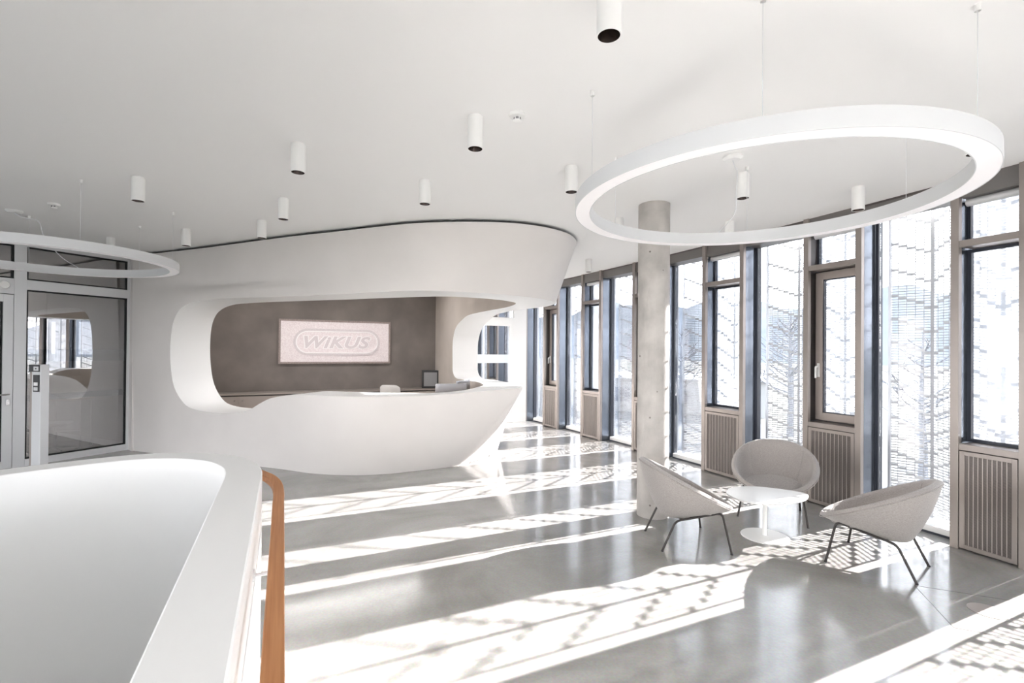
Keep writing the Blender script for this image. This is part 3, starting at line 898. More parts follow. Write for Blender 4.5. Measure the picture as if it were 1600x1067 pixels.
# left end cap, top cap and the black joint under the ceiling
cap = MB()
zs = [k * ZT / 12 for k in range(13)]
cap.add([rel(s_out(0, z)) for z in zs] + [rel(s_in(0, z)) for z in zs], [(k, k + 1, 14 + k, 13 + k) for k in range(12)])
cap.build('end_cap', M['shell'], shell)
tp = MB(); ss = [i * 0.25 for i in range(61)]
tp.add([rel(s_out(s, ZT)) for s in ss] + [rel(s_in(s, ZT)) for s in ss], [(i, i + 1, 62 + i, 61 + i) for i in range(60)])
tp.build('top_cap', M['black'], shell)
gp = MB()
def jn(s, z):
    o, i_ = np.array(s_out(s, ZT)), np.array(s_in(s, ZT)); p = o * 0.88 + i_ * 0.12
    return rel((p[0], p[1], z))
gp.add([jn(s, ZT - 0.01) for s in ss] + [jn(s, CEIL - 0.001) for s in ss], [(i, i + 1, 62 + i, 61 + i) for i in range(60)])
gp.build('shadow_joint', M['black'], shell)

# reception room walls behind the opening
def vwall(name, p, q, th, material, label, z1=CEIL):
    d = (Vector(q) - Vector(p)).normalized(); nrm = Vector((-d.y, d.x)) * th
    o = MB().prism([p, q, (q[0] + nrm.x, q[1] + nrm.y), (p[0] + nrm.x, p[1] + nrm.y)], 0, z1).build(name, material)
    return tag(o, label, 'wall', kind='structure')
BW0, BW1 = Vector((-6.38, 9.89)), Vector((-1.87, 12.02))
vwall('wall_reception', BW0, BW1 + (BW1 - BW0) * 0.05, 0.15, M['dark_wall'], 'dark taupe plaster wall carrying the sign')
vwall('wall_reception_side', (-6.0, 8.8), (-6.38, 9.89), 0.15, M['taupe'], 'taupe side wall of the reception room')

# unseen strip lamp added to brighten the reception room
lr = empty('fill_light', (-3.6, 9.3, CEIL), math.atan2(2.13, 4.51))
tag(lr, 'added fill light under the reception room ceiling, unseen above the counter opening', 'fill light')
MB().box(-1.9, 1.9, -0.06, 0.06, -0.06, -0.001).build('housing', M['white_metal'], lr)
MB().box(-1.88, 1.88, -0.045, 0.045, -0.063, -0.06).build('diffuser', mat('fill_glow', (0.9, 0.9, 0.9), 0.5, emit=((1, 0.97, 0.95), 18)), lr)

tr2 = MB().prism([(-6.47, 8.19), (-6.45, 8.15), (-6.30, 8.035), (-6.27, 8.12), (-6.40, 8.24)], 0, CEIL - 0.03).build('trim_2', M['shell'])
tag(tr2, 'narrow plaster return between the glass partition and the reception wall', 'trim', kind='structure')

# ================================================================== STAIRWELL PARAPET AND HANDRAIL
par_o = [st(*p) for p in STAIR]
par_i = [st(*p) for p in offset_loop(STAIR, 0.19)]
par_seam = [st(*p) for p in offset_loop(STAIR, 0.008)]
par_deep = [st(*p) for p in offset_loop(STAIR, 0.20)]
def ring(lo, li, z, mb, down=False):
    n = len(lo)
    mb.add([(p[0], p[1], z) for p in lo] + [(p[0], p[1], z) for p in li], [(i, (i + 1) % n, n + (i + 1) % n, n + i) for i in range(n)])
def band(loop, z0, z1, mb, smooth=True):
    n = len(loop)
    mb.add([(p[0], p[1], z0) for p in loop] + [(p[0], p[1], z1) for p in loop], [(i, (i + 1) % n, n + (i + 1) % n, n + i) for i in range(n)], smooth)
pp = empty('stair_parapet', (-1.6, 2.4, 0))
tag(pp, 'white rounded parapet round the stairwell in the foreground', 'parapet')
def shift(mb):
    mb.v = [(v[0] + 1.6, v[1] - 2.4, v[2]) for v in mb.v]; return mb
cpg = MB()
bev_o = [st(*p) for p in offset_loop(STAIR, 0.006)]; bev_i = [st(*p) for p in offset_loop(STAIR, 0.184)]
ring(bev_o, bev_i, 1.0, cpg)
band(par_o, 0.725, 0.994, cpg); band(par_i, 0.725, 0.994, cpg); ring(par_o, par_i, 0.725, cpg)
n_ = len(par_o)
for lo, li, z0, z1 in ((par_o, bev_o, 0.994, 1.0), (par_i, bev_i, 0.994, 1.0)):
    cpg.add([(p[0], p[1], z0) for p in lo] + [(p[0], p[1], z1) for p in li], [(i, (i + 1) % n_, n_ + (i + 1) % n_, n_ + i) for i in range(n_)], True)
shift(cpg).build('coping', M['lining'], pp)
sm = MB(); band(par_seam, 0.712, 0.726, sm); shift(sm).build('seam', M['black'], pp)
op_ = MB(); band(par_o, 0.0, 0.713, op_); ring(par_o, par_seam, 0.713, op_); shift(op_).build('outer_panel', M['lining'], pp)
il = MB(); band(par_i, -3.5, 0.726, il); shift(il).build('inner_lining', M['lining'], pp)
lowf = MB().prism([st(*p) for p in offset_loop(STAIR, 0.05)], -3.6, -3.5)
tag(lowf.build('floor_lower', M['lining']), 'landing at the bottom of the stairwell', 'floor', kind='structure')

RAIL = [q for q in STAIR if True]
k_end = next(i for i, q in enumerate(STAIR) if q[0] < -0.95)
path = STAIR[6:k_end]
def off_open(pts, d):
    out = []
    for i, p in enumerate(pts):
        a, b = Vector(pts[max(i - 1, 0)]), Vector(pts[min(i + 1, len(pts) - 1)])
        t = (b - a).normalized(); nrm = Vector((t.y, -t.x))
        out.append((p[0] + nrm.x * d, p[1] + nrm.y * d))
    return out
r_in, r_out = [st(*p) for p in off_open(path, 0.058)], [st(*p) for p in off_open(path, 0.115)]
rail = empty('handrail', (-0.9, 2.0, 0.0))
tag(rail, 'flat oiled oak handrail running along the white stair parapet', 'handrail')
rb = MB(); m_ = len(path)
vs = []
for pi_, po_ in zip(r_in, r_out):
    vs += [(pi_[0] + .9, pi_[1] - 2, 0.86), (po_[0] + .9, po_[1] - 2, 0.86), (po_[0] + .9, po_[1] - 2, 0.90), (pi_[0] + .9, pi_[1] - 2, 0.90)]
fs = []
for i in range(m_ - 1):
    for k in range(4): fs.append((i*4+k, i*4+(k+1) % 4, (i+1)*4+(k+1) % 4, (i+1)*4+k))
fs += [(0, 1, 2, 3), (4*m_-4, 4*m_-3, 4*m_-2, 4*m_-1)]
rb.add(vs, fs); rb.build('rail', M['oak'], rail, bevel=0.004)
for ax in (0.1, 1.15, 2.22, 3.25):
    j = min(range(len(path)), key=lambda i: abs(path[i][1] - ax) + (10 if path[i][0] < -0.3 else 0))
    a, b = Vector(st(path[j][0] - 0.002, ax)), Vector(st(path[j][0] + 0.088, ax))
    br = MB().tube(fillet([(a.x + .9, a.y - 2, 0.80), (b.x + .9, b.y - 2, 0.80), (b.x + .9, b.y - 2, 0.862)], 0.02), 0.0075, 10)
    br.tube([(a.x + .9 , a.y - 2, 0.80), (a.x + .9 + LA.x * 0.008, a.y - 2 + LA.y * 0.008, 0.80)], 0.024, 16)
    br.build('bracket', M['alu'], rail)

# access control post in front of the partition
ac = empty('access_post', (-6.32, 6.5, 0), 0.0)
ac.rotation_euler = (0, 0, math.radians(-12))
tag(ac, 'slim grey metal post with card reader standing before the glass partition', 'access post')
MB().box(-0.085, 0.07, -0.05, 0.05, 0, 1.48).build('post', M['alu'], ac, bevel=0.004)
MB().box(-0.125, -0.085, -0.045, 0.045, 0, 1.48).build('side_channel', M['sash'], ac, bevel=0.003)
MB().box(-0.125, 0.05, -0.058, -0.045, 1.385, 1.48).build('top_plate', M['black_plastic'], ac)
tp2 = MB().box(-0.04, 0.04, -0.0625, -0.058, 1.40, 1.455).build('key_switch', M['alu'], ac)
MB().box(-0.012, 0.012, -0.0645, -0.0625, 1.42, 1.435).build('slot', M['black_plastic'], tp2)
rd = MB().box(-0.045, 0.05, -0.062, -0.05, 1.12, 1.345).build('card_reader', M['black_plastic'], ac)
MB().box(-0.03, 0.035, -0.066, -0.062, 1.20, 1.245).build('display', M['lining'], rd)
MB().box(-0.03, 0.035, -0.066, -0.062, 1.135, 1.18).build('button', M['alu'], rd)

# ================================================================== LOUNGE GROUP
def make_armchair():
    root = empty('lounge_chair')
    NA = 72
    def ell(cx, cz, rx, ry, tilt, fr=1.0):
        out = []
        for k in range(NA):
            a = 2 * math.pi * k / NA
            c, s = math.cos(a), math.sin(a)
            e = 0.93
            cc, ss = math.copysign(abs(c) ** e, c), math.copysign(abs(s) ** e, s)
            out.append(Vector((cx + rx * cc, ry * ss, cz - tilt * cc)))
        return out
    rim = ell(0.0, 0.525, 0.40, 0.41, 0.205)
    base = ell(-0.09, 0.25, 0.13, 0.15, 0.0)
    inner = ell(0.012, 0.525, 0.348, 0.358, 0.185)
    seat = ell(0.075, 0.335, 0.245, 0.265, 0.035)
    loops = []
    NO = 14
    for i in range(NO + 1):                      # outside, bottom to rim
        s = 1 - i / NO; th = s * math.pi / 2
        a_ = 0.34 * math.cos(th) + 0.66 * (1 - s); b_ = 0.34 * (1 - math.sin(th)) + 0.66 * (1 - s)
        loops.append([Vector((bb.x + (r.x - bb.x) * a_, bb.y + (r.y - bb.y) * a_, bb.z + (r.z - bb.z) * b_)) for bb, r in zip(base, rim)])
    outer_n = len(loops)
    for k in range(1, 6):                        # rolled rim
        t = k / 6; lift = 0.022 * math.sin(math.pi * t)
        loops.append([r * (1 - t) + q * t + Vector((0.3, 0, 1)).normalized() * lift for r, q in zip(rim, inner)])
    NI = 10
    for i in range(NI + 1):                      # inside, rim down to the seat
        s = i / NI; th = s * math.pi / 2
        a_ = 0.6 * math.cos(th) + 0.4 * (1 - s); b_ = 0.6 * (1 - math.sin(th)) + 0.4 * (1 - s)
        loops.append([Vector((q.x + (r.x - q.x) * a_, q.y + (r.y - q.y) * a_, q.z + (r.z - q.z) * b_)) for q, r in zip(seat, inner)])
    mb = MB()
    vs = [v for L in loops for v in L]
    fs = [(j*NA+k, j*NA+(k+1) % NA, (j+1)*NA+(k+1) % NA, (j+1)*NA+k) for j in range(len(loops) - 1) for k in range(NA)]
    mb.add(vs, fs, True)
    mb.add([base[k] for k in range(NA)], [list(range(NA))], False)
    sh = mb.build('shell', M['fabric'], root)
    # piping where the outer skin meets the rolled rim
    MB().tube([v + Vector((0, 0, -0.012)) for v in loops[outer_n - 1]], 0.0042, 6, closed=True).build('piping', M['fabric'], sh)
    sp = MB()
    c0 = Vector((0.075, 0, 0.352))
    rings = []
    for f, dz in ((1.01, -0.012), (1.0, 0.004), (0.93, 0.014), (0.6, 0.016), (0.25, 0.012)):
        rings.append([Vector((c0.x + (v.x - c0.x) * f, v.y * f, v.z + dz)) for v in seat])
    vs = [v for L in rings for v in L] + [c0 + Vector((0, 0, -0.006))]
    fs = [(j*NA+k, j*NA+(k+1) % NA, (j+1)*NA+(k+1) % NA, (j+1)*NA+k) for j in range(4) for k in range(NA)] + [(4*NA+k, 4*NA+(k+1) % NA, 5*NA) for k in range(NA)]
    sp.add(vs, fs, True); sp.build('seat_pad', M['fabric'], root)
    # seams running down the inside of the back
    for sgn in (-1, 1):
        ang = math.pi - sgn * 0.75
        kk = int(round(ang / (2 * math.pi) * NA)) % NA
        MB().tube([loops[j][kk] + (Vector((0.075, 0, 0.5)) - loops[j][kk]).normalized() * 0.001 for j in range(outer_n + 5, outer_n + 5 + NI)], 0.003, 6).build('seam', M['fabric'], sh)
    for s in (-1, 1):
        pts = fillet([(-0.285, 0.235 * s, 0.004), (-0.165, 0.225 * s, 0.255), (0.225, 0.262 * s, 0.335), (0.285, 0.315 * s, 0.004)], 0.045, 6)
        MB().tube(pts, 0.0095, 10).build('leg_frame', M['leg'], root)
        for x, yv in ((-0.285, 0.235 * s), (0.285, 0.315 * s)):
            MB().lathe([(0, 0), (0.012, 0), (0.012, 0.008), (0, 0.008)], 12, (x, yv, 0)).build('foot_cap', M['black_plastic'], root)
    MB().tube([(-0.10, -0.228, 0.268), (-0.09, -0.12, 0.242), (-0.09, 0.12, 0.242), (-0.10, 0.228, 0.268)], 0.008, 8).build('cross_bar', M['leg'], root)
    return root
CH = [((1.585, 4.425), math.radians(2), 'light grey round armchair left of the white table, next to the concrete column'),
      ((2.80, 5.16), math.radians(238), 'light grey round armchair facing the viewer behind the white table'),
      ((3.02, 3.985), math.radians(131), 'light grey round armchair seen from behind, right of the white table')]
chair0 = make_armchair()
for i, ((x, y), rz, lab) in enumerate(CH):
    c = chair0 if i == 0 else copy_tree(chair0)
    c.location = (x, y, 0); c.rotation_euler = (0, 0, rz)
    tag(c, lab, 'armchair', 'lounge chairs round the low table')

tb = empty('coffee_table', (2.375, 4.53, 0))
tag(tb, 'low white side table with rounded triangular top between the armchairs', 'table')
outl = [(2.07, 4.659), (2.185, 4.80), (2.366, 4.852), (2.506, 4.83), (2.644, 4.765), (2.775, 4.67), (2.80, 4.56), (2.651, 4.395), (2.418, 4.303), (2.20, 4.305), (2.088, 4.40), (2.049, 4.53)]
top = catmull([(p[0] - 2.375, p[1] - 4.53) for p in outl], 6, closed=True)
MB().prism(top, 0.366, 0.38, True).build('table_top', M['table'], tb, bevel=0.003)
MB().lathe([(0.021, 0.012), (0.021, 0.366)], 24, (0.0, 0.0, 0)).build('pole', M['table'], tb)
MB().lathe([(0, 0), (0.205, 0), (0.207, 0.004), (0.203, 0.010), (0.03, 0.014), (0, 0.014)], 56).build('base_disc', M['table'], tb)
MB().lathe([(0.06, 0.358), (0.06, 0.366), (0, 0.366)], 24).build('mounting_plate', M['table'], tb)

# ================================================================== RING LAMPS
def ring_lamp(cx, cy, label, cables, canopy, cord, zb=2.635):
    R, wd, hgt = 1.117, 0.098, 0.088
    root = empty('ring_pendant', (cx, cy, zb))
    tag(root, label, 'pendant lamp', 'ring pendants')
    MB().lathe([(R, 0.0), (R, hgt), (R - wd, hgt), (R - wd, 0.0), (R - wd + 0.004, 0.0), (R - wd + 0.004, 0.006), (R - 0.004, 0.006), (R - 0.004, 0.0), (R, 0.0)], 160).build('housing', M['ring'], root)
    MB().lathe([(R - 0.0045, 0.0015), (R - wd + 0.0045, 0.0015), (R - wd + 0.0045, 0.005), (R - 0.0045, 0.005), (R - 0.0045, 0.0015)], 160).build('diffuser', M['diffuser'], root)
    for a in cables:
        x, y = (R - wd / 2) * math.cos(a), (R - wd / 2) * math.sin(a)
        cb = MB().tube([(x, y, hgt), (x, y, CEIL - zb)], 0.0016, 6).build('cable', M['alu'], root)
        MB().lathe([(0.012, CEIL - zb - 0.03), (0.014, CEIL - zb)], 12, (x, y, 0)).build('anchor', M['white_metal'], cb)
    MB().lathe([(0, CEIL - zb - 0.03), (0.055, CEIL - zb - 0.03), (0.075, CEIL - zb - 0.012), (0.075, CEIL - zb)], 28, (canopy[0] - cx, canopy[1] - cy, 0)).build('canopy', M['white_metal'], root)
    MB().tube(catmull([(p[0] - cx, p[1] - cy, p[2] - zb) for p in cord], 6), 0.004, 8).build('power_cord', M['alu'], root)
    return root
C1 = (1.52, 3.062)
ring_lamp(*C1, 'large white ring pendant hanging over the armchairs at the right', [math.radians(k) for k in (6, 66, 131, 190, 245.5, 300)],
          (1.74, 3.83), [(1.74, 3.83, CEIL - 0.03), (1.77, 3.86, 3.2), (1.80, 3.88, 3.16), (1.80, 3.90, 3.0), (1.81, 3.95, 2.85), (1.75, 4.10, 2.74), (1.72, 4.14, 2.70)])
ring_lamp(-4.87, 5.10, 'white ring pendant cut off by the left edge of the photo', [0.42 + k * math.pi / 3 for k in range(6)],
          (-5.69, 5.51), [(-5.69, 5.51, CEIL - 0.03), (-5.62, 5.55, 3.2), (-5.50, 5.6, 3.17), (-5.45, 5.62, 3.0), (-5.42, 5.8, 2.8), (-5.5, 6.1, 2.73), (-5.40, 6.03, 2.69)], 2.612)

# ================================================================== DOWNLIGHTS AND DETECTORS
def make_downlight():
    root = empty('downlight')
    L, R = 0.217, 0.052
    MB().lathe([(R * 0.9, 0.0), (R * 0.9, -0.006), (R, -0.006), (R, -L), (R - 0.005, -L), (R - 0.005, -L + 0.03)], 40).build('tube', M['white_metal'], root)
    MB().lathe([(R - 0.005, -L + 0.001), (0.036, -L + 0.035), (0.030, -L + 0.055)], 40).build('reflector', M['reflector'], root)
    ln = MB().lathe([(0.031, -L + 0.055), (0.026, -L + 0.048), (0.022, -L + 0.055), (0.016, -L + 0.047), (0.010, -L + 0.055), (0.0, -L + 0.046)], 32)
    ln.build('lens', M['lens'], root)
    return root
DL = [((0.40, 2.04), 'white cylinder downlight nearest the viewer, cut by the top edge, copper reflector showing'),
      ((-0.254, 3.202), 'white cylinder downlight just left of the central smoke detector'),
      ((-1.631, 3.656), 'white cylinder downlight above and left of centre, second nearest over the stair side'),
      ((-3.417, 4.399), 'white cylinder downlight casting a long ceiling streak above the left ring pendant'),
      ((0.488, 4.058), 'white cylinder downlight touching the left tip of the right ring pendant'),
      ((-0.809, 4.424), 'white cylinder downlight above the middle of the reception fascia'),
      ((-2.371, 4.986), 'white cylinder downlight above the sign, larger of a close pair'),
      ((-3.037, 5.841), 'white cylinder downlight above the sign, smaller of a close pair near the fascia'),
      ((-4.267, 6.311), 'small white cylinder downlight next to the black joint at the left of the fascia'),
      ((-5.679, 6.824), 'small white cylinder downlight half hidden behind the left ring pendant'),
      ((1.992, 4.188), 'white cylinder downlight seen through the right ring, behind its power cord'),
      ((3.218, 4.505), 'white cylinder downlight seen through the right ring near the blind slot'),
      ((2.571, 5.734), 'faint white cylinder downlight low inside the right ring, right of the column'),
      ((1.235, 5.633), 'faint white cylinder downlight inside the right ring, left of the column'),
      ((1.286, 8.168), 'farthest white cylinder downlight between the fascia tip and the column'),
      ((3.08, 3.22), 'white cylinder downlight almost hidden behind the right end of the right ring')]
dl0 = make_downlight()
for i, ((x, y), lab) in enumerate(DL):
    d = dl0 if i == 0 else copy_tree(dl0)
    d.location = (x, y, CEIL)
    tag(d, lab, 'downlight', 'cylinder downlights on the ceiling')
def make_smoke():
    root = empty('smoke_detector')
    MB().lathe([(0.052, 0.0), (0.054, -0.012), (0.050, -0.022), (0.030, -0.026), (0.0, -0.026)], 36).build('base', M['white_metal'], root)
    MB().lathe([(0.024, -0.026), (0.024, -0.042)], 24).build('vent', M['grey_front'], root)
    for k in range(6):
        a = k * math.pi / 3
        MB().box(-0.003, 0.003, -0.003, 0.003, -0.043, -0.026, Matrix.Translation((0.0255 * math.cos(a), 0.0255 * math.sin(a), 0))).build('fin', M['white_metal'], root)
    MB().lathe([(0.028, -0.042), (0.027, -0.050), (0.018, -0.055), (0, -0.056)], 28).build('cap', M['white_metal'], root)
    return root
sd = make_smoke(); sd.location = (0.022, 3.163, CEIL); tag(sd, 'small white smoke detector beside the central downlight', 'smoke detector', 'smoke detectors')
sd2 = copy_tree(sd); sd2.location = (-4.971, 5.227, CEIL); tag(sd2, 'small white smoke detector above the left ring pendant', 'smoke detector', 'smoke detectors')

# ================================================================== RECEPTION: SIGN, CREDENZA AND DESK THINGS
bw = facade_mtx(BW0, BW1)                                    # x along the wall, y into it
sg = empty('wall_sign', mtx=bw @ Matrix.Translation((1.45, 0, 1.392)))
tag(sg, 'pale mosaic sign with embossed lettering on the dark reception wall', 'sign')
SW, SH = 2.385, 0.975
MB().box(0.03, SW - 0.03, -0.05, -0.001, 0.03, SH - 0.03).build('panel', M['mosaic'], sg)
MB().frame(0, SW, 0, SH, 0.04, -0.062, -0.001).build('frame', M['sign_edge'], sg)
def stadium(cx, cz, hw, hh, n=16):
    out = []
    for k in range(n + 1):
        a = -math.pi / 2 + math.pi * k / n; out.append((cx + hw - hh + hh * math.cos(a), cz + hh * math.sin(a)))
    for k in range(n + 1):
        a = math.pi / 2 + math.pi * k / n; out.append((cx - hw + hh + hh * math.cos(a), cz + hh * math.sin(a)))
    return out
def stad_band(hw, hh, w, y0, y1):
    o, i_ = stadium(SW * 0.51, SH * 0.49, hw, hh), stadium(SW * 0.51, SH * 0.49, hw - w, hh - w)
    n = len(o); mb = MB()
    vs = [(x, y0, z) for x, z in o] + [(x, y0, z) for x, z in i_] + [(x, y1, z) for x, z in o] + [(x, y1, z) for x, z in i_]
    fs = []
    for k in range(n):
        k2 = (k + 1) % n
        fs += [(k, k2, n + k2, n + k), (k, k2, 2*n + k2, 2*n + k), (n + k, n + k2, 3*n + k2, 3*n + k)]
    mb.add(vs, fs); return mb
stad_band(0.93, 0.30, 0.05, -0.062, -0.049).build('oval_band', M['mosaic_grey'], sg)
stad_band(0.88, 0.25, 0.022, -0.066, -0.049).build('oval_band', M['mosaic_white'], sg)
def letters(txt, size, name, material, y, offset, x):
    cu = bpy.data.curves.new(name, 'FONT')
    cu.body = txt; cu.size = size; cu.shear = 0.32; cu.offset = offset; cu.extrude = 0.006
    cu.align_x = 'CENTER'; cu.space_character = 1.08
    tmp = bpy.data.objects.new(name, cu); COL.objects.link(tmp)
    dg = bpy.context.evaluated_depsgraph_get()
    me = bpy.data.meshes.new_from_object(tmp.evaluated_get(dg))
    bpy.data.objects.remove(tmp)
    me.materials.clear(); me.materials.append(material)
    xs = [v.co.x for v in me.vertices]; sc_ = 1.42 / (max(xs) - min(xs)); mid = (max(xs) + min(xs)) / 2
    for v in me.vertices:
        X, Y, Z = v.co
        v.co = ((X - mid) * sc_ + x, -Z + y, Y)
    o = bpy.data.objects.new(name, me); COL.objects.link(o); o.parent = sg
    return o
lt = letters('WiKUS', 0.36, 'lettering', M['mosaic_grey'], -0.060, 0.012, SW * 0.51)
lt.location.z = 0.355
lt2 = letters('WiKUS', 0.36, 'lettering_edge', M['mosaic_white'], -0.053, 0.026, SW * 0.51)
lt2.location.z = 0.355; lt2.scale = (1.03, 1, 1.0); lt2.location.x = -SW * 0.51 * 0.03

cm = empty('credenza', mtx=bw @ Matrix.Translation((0.12, -0.48, 0)))
tag(cm, 'long taupe credenza along the dark wall behind the counter', 'credenza')
CW = 4.9
MB().box(0, CW, 0.02, 0.475, 0.06, 0.745).build('carcass', M['cabinet'], cm)
MB().box(0.02, CW, 0.05, 0.47, 0.0, 0.06).build('plinth', M['black_plastic'], cm)
MB().box(-0.01, CW, -0.01, 0.478, 0.765, 0.80).build('top', M['cabinet_top'], cm, bevel=0.003)
MB().box(0.0, CW, 0.015, 0.4, 0.745, 0.765).build('shadow_gap', M['black'], cm)
nd = 8
for k in range(nd):
    x0 = CW * k / nd + 0.003; x1 = CW * (k + 1) / nd - 0.003
    dr = MB().box(x0, x1, 0.0, 0.019, 0.07, 0.742).build('door', M['cabinet'], cm, bevel=0.002)
    MB().lathe([(0, 0), (0.014, 0), (0.014, 0.012), (0, 0.012)], 16, (0, 0, 0)).build('knob', M['chrome'], dr)
    kb = dr.children[0]; kb.rotation_euler = (math.radians(90), 0, 0); kb.location = (x1 - 0.07 if k % 2 == 0 else x0 + 0.07, 0.0, 0.66)
bxm = empty('display_case', mtx=bw @ Matrix.Translation((4.75, -0.30, 0.80)))
bxm.rotation_euler.z += math.radians(-14)
tag(bxm, 'small black box with grey glass front standing on the credenza', 'display case')
MB().box(-0.20, 0.20, 0.0, 0.20, 0, 0.42).build('case', M['black_plastic'], bxm, bevel=0.004)
MB().frame(-0.20, 0.20, 0, 0.42, 0.045, -0.012, 0.0).build('front_frame', M['black_plastic'], bxm)
MB().box(-0.17, 0.17, -0.005, 0.0, 0.03, 0.39).build('glass_front', M['grey_front'], bxm)

# worktop behind the counter
wt = MB()
ws = [4.5 + i * 0.25 for i in range(31)]
lo = [s_in(s, 0.74) for s in ws]
li = []
for i, p in enumerate(lo):
    q0, q1 = Vector(lo[max(i - 1, 0)][:2]), Vector(lo[min(i + 1, len(lo) - 1)][:2])
    t = (q1 - q0).normalized(); nr = Vector((-t.y, t.x)); li.append((p[0] + nr.x * 0.62, p[1] + nr.y * 0.62))
nW = len(lo)
vs = [(p[0], p[1], 0.71) for p in lo] + [(p[0], p[1], 0.71) for p in li] + [(p[0], p[1], 0.74) for p in lo] + [(p[0], p[1], 0.74) for p in li]
fs = []
for i in range(nW - 1):
    fs += [(i, i+1, nW+i+1, nW+i), (2*nW+i, 2*nW+i+1, 3*nW+i+1, 3*nW+i), (nW+i, nW+i+1, 3*nW+i+1, 3*nW+i), (i, i+1, 2*nW+i+1, 2*nW+i)]
wt.add(vs, fs)
wto = wt.build('worktop', M['cabinet_top'], shell)
wto.location = (2.2, -7.5, 0)

def monitor(name, loc, rz, w, h, z0, label):
    root = empty(name, loc, rz)
    tag(root, label, 'monitor', 'monitors on the reception desk')
    MB().box(-w/2, w/2, -0.012, 0.012, z0, z0 + h).build('housing', M['silver'], root, bevel=0.004)
    MB().box(-w/2 + 0.012, w/2 - 0.012, 0.012, 0.0135, z0 + 0.014, z0 + h - 0.012).build('display', M['screen_dark'], root)
    MB().box(-0.035, 0.035, -0.045, -0.012, 0.01, z0 + h * 0.55).build('stand', M['silver'], root)
    MB().box(-0.11, 0.11, -0.12, 0.08, 0, 0.012).build('foot', M['silver'], root)
    return root
monitor('monitor', (-0.98, 7.82, 0.74), math.radians(8), 0.50, 0.30, 0.135, 'wide silver monitor seen from behind over the counter edge')
monitor('monitor', (-0.83, 8.30, 0.74), math.radians(70), 0.50, 0.30, 0.16, 'second silver monitor turned edge-on, right of the wide one')

def office_chair(loc, rz, shell_m, label, arms=False):
    root = empty('office_chair', loc, rz)
    tag(root, label, 'office chair')
    s = MB(); n = 10
    vs = []
    for j in range(n + 1):
        v = j / n
        for k in range(13):
            u = -1 + k / 6
            wdt = 0.205 * (1 - 0.10 * v) * (1 - 0.25 * max(0, v - .8) * 5 * abs(u) ** 3 * 0)
            x = u * wdt
            z = 0.50 + 0.62 * v - (0.05 * abs(u) ** 6 if j == n else 0)
            y = 0.20 + 0.10 * v - 0.07 * u * u
            vs.append((x, y, z))
    s.add(vs, [(j*13+k, j*13+k+1, (j+1)*13+k+1, (j+1)*13+k) for j in range(n) for k in range(12)], True)
    b = s.build('backrest', shell_m, root)
    sd_ = b.modifiers.new('thickness', 'SOLIDIFY'); sd_.thickness = 0.03
    b.modifiers.new('round', 'SUBSURF').levels = 1
    MB().box(-0.22, 0.22, -0.22, 0.22, 0.45, 0.50).build('seat', shell_m, root, bevel=0.02)
    MB().box(-0.03, 0.03, 0.1, 0.23, 0.40, 0.46).build('bracket', M['black_plastic'], root)
    MB().lathe([(0.028, 0.10), (0.028, 0.45)], 16).build('gas_lift', M['black_plastic'], root)
    for k in range(5):
        a = k * 2 * math.pi / 5
        lg = MB().tube([(0, 0, 0.11), (0.29 * math.cos(a), 0.29 * math.sin(a), 0.075)], [0.024, 0.015], 8).build('leg', M['black_plastic'], root)
        MB().lathe([(0, -0.02), (0.028, -0.02), (0.03, 0), (0.028, 0.02), (0, 0.02)], 14).build('caster', M['black_plastic'], lg)
        cst = lg.children[0]; cst.rotation_euler = (math.radians(90), 0, a); cst.location = (0.29 * math.cos(a), 0.29 * math.sin(a), 0.031)
    return root
office_chair((-2.04, 8.45, 0), math.radians(172), M['chair_grey'], 'pale grey office chair with its back just above the counter')
o2 = office_chair((-7.35, 7.75, 0.004), math.radians(120), M['black_plastic'], 'dark office chair on casters behind the glass partition')
ot = empty('side_trolley', (-7.55, 8.25, 0.004), 0.3)
tag(ot, 'small tan topped trolley behind the glass partition', 'trolley')
MB().box(-0.28, 0.28, -0.2, 0.2, 0.82, 0.85).build('top', M['orange'], ot)
for x in (-0.25, 0.25):
    for yv in (-0.17, 0.17):
        MB().tube([(x, yv, 0.03), (x, yv, 0.82)], 0.012, 8).build('leg', M['chrome'], ot)
        MB().lathe([(0, 0), (0.02, 0), (0.024, 0.02), (0.02, 0.04), (0, 0.04)], 12, (x, yv, 0)).build('caster', M['black_plastic'], ot)
MB().box(-0.26, 0.26, -0.18, 0.18, 0.30, 0.32).build('shelf', M['chrome'], ot)

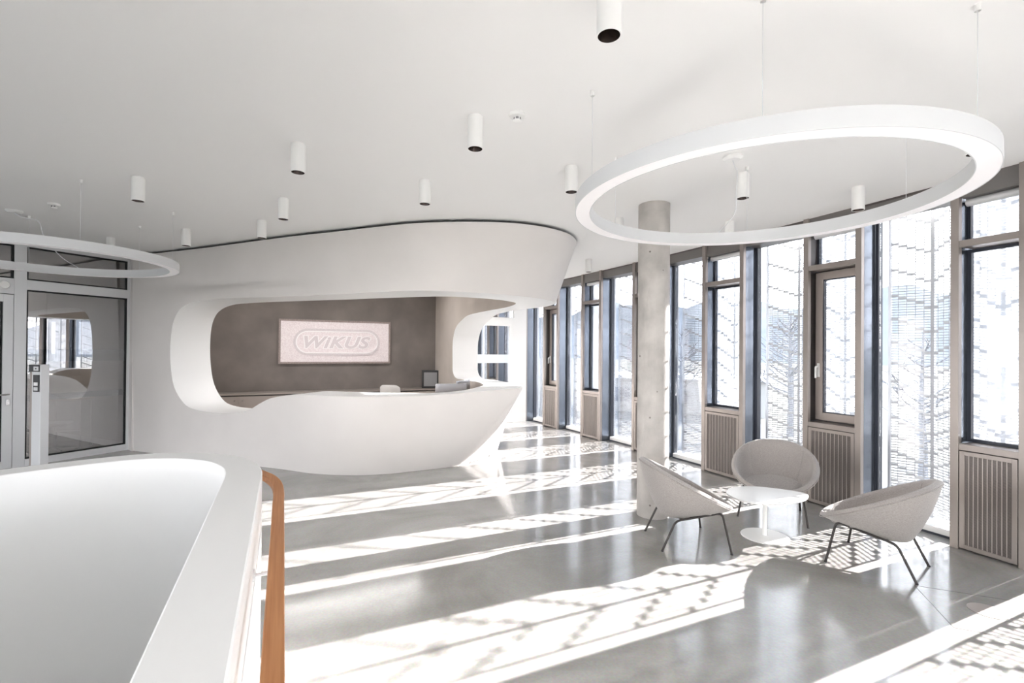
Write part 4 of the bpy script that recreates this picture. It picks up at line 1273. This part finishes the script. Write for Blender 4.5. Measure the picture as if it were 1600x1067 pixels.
# ================================================================== OUTSIDE
GZ = -4.0
tag(MB().box(-300, 900, -500, 900, GZ - 0.5, GZ).build('ground', M['grass']), 'pale winter ground outside the windows', 'ground', kind='structure')
pv = MB().prism([(7, -30), (26, -30), (18, 60), (3, 60)], GZ, GZ + 0.03).build('pavement', M['asphalt'])
tag(pv, 'pale paved yard below the windows', 'pavement', kind='structure')
rnd = random.Random(3)
def hill(name, p, q, hmax, seed, label):
    r2 = random.Random(seed); n = 60
    d = Vector(q) - Vector(p); nr = Vector((d.y, -d.x)).normalized()
    if nr.dot(Vector(p)) < 0: nr = -nr
    ph = [r2.uniform(0, 6.28) for _ in range(5)]
    rows = []
    for j, f in enumerate((0, 0.35, 0.75, 1.0)):
        for i in range(n + 1):
            t = i / n
            h = hmax * min(1, 6 * t * (1 - t) + 0.15) * (0.62 + 0.14 * math.sin(2.1 * t * 3 + ph[0]) + 0.07 * math.sin(17 * t + ph[1]) + 0.05 * math.sin(47 * t + ph[2]) + 0.03 * math.sin(113 * t + ph[3]))
            b = Vector(p) + d * t + nr * (j * 40)
            rows.append((b.x, b.y, GZ + h * f))
    mb = MB().add(rows, [(j*(n+1)+i, j*(n+1)+i+1, (j+1)*(n+1)+i+1, (j+1)*(n+1)+i) for j in range(3) for i in range(n)], True)
    tag(mb.build(name, M['hill']), label, 'hill', kind='structure')
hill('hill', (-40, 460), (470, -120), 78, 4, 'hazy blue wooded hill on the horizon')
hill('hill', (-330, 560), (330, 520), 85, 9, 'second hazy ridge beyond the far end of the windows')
def tree(x, y, h, seed, label):
    r2 = random.Random(seed)
    root = empty('bare_tree', (x, y, GZ))
    tag(root, label, 'tree', 'bare trees outside')
    MB().tube([(0, 0, 0), (0.05, 0.03, h * 0.25), (-0.03, 0.05, h * 0.5), (0.02, 0, h)], [h*0.028, h*0.022, h*0.016, h*0.004], 8).build('trunk', M['bark'], root)
    mb = MB()
    for k in range(26):
        z = h * r2.uniform(0.28, 0.9); a = r2.uniform(0, 6.28); L = h * 0.42 * (1.1 - z / h)
        e = Vector((math.cos(a) * L, math.sin(a) * L, z + L * r2.uniform(0.4, 0.9)))
        mid = Vector((e.x * 0.5, e.y * 0.5, z + (e.z - z) * 0.35))
        mb.tube([(0, 0, z), mid, e], [h*0.008, h*0.005, h*0.0015], 5, caps=False)
        for q in range(4):
            b0 = mid * (1 - q / 4) + e * (q / 4)
            aa = a + r2.uniform(-1.2, 1.2); l2 = L * r2.uniform(0.25, 0.5)
            mb.tube([b0, b0 + Vector((math.cos(aa) * l2, math.sin(aa) * l2, l2 * r2.uniform(0.3, 1.0)))], [h*0.004, h*0.001], 4, caps=False)
    mb.build('branches', M['bark'], root, 'stuff')
for i, (x, y, h, lab) in enumerate([(17.5, 20.6, 6.8, 'bare tree seen through the glazing behind the right armchair'), (30, 27, 8, 'bare tree farther off behind the large fixed window'),
        (19, 33, 8.5, 'bare tree seen through the glazing behind the middle armchair'), (14, 40, 8, 'bare tree near the pale building beyond the column'),
        (26, 45, 9, 'tall bare tree between the building and the hill')]):
    tree(x, y, h, 20 + i, lab)
bd = empty('building', (16.5, 47, GZ), math.radians(-20))
tag(bd, 'low pale building outside, beyond the glazing right of the column', 'building')
MB().box(-7, 7, -3, 3, 0, 3.2).build('wall', M['facade'], bd)
MB().box(-7.3, 7.3, -3.3, 3.3, 3.2, 3.5).build('roof', M['alu'], bd)
for k in range(5):
    wv = MB().box(-6 + k * 2.6, -4.6 + k * 2.6, -3.04, -2.98, 1.0, 2.3).build('window', M['seal'], bd)
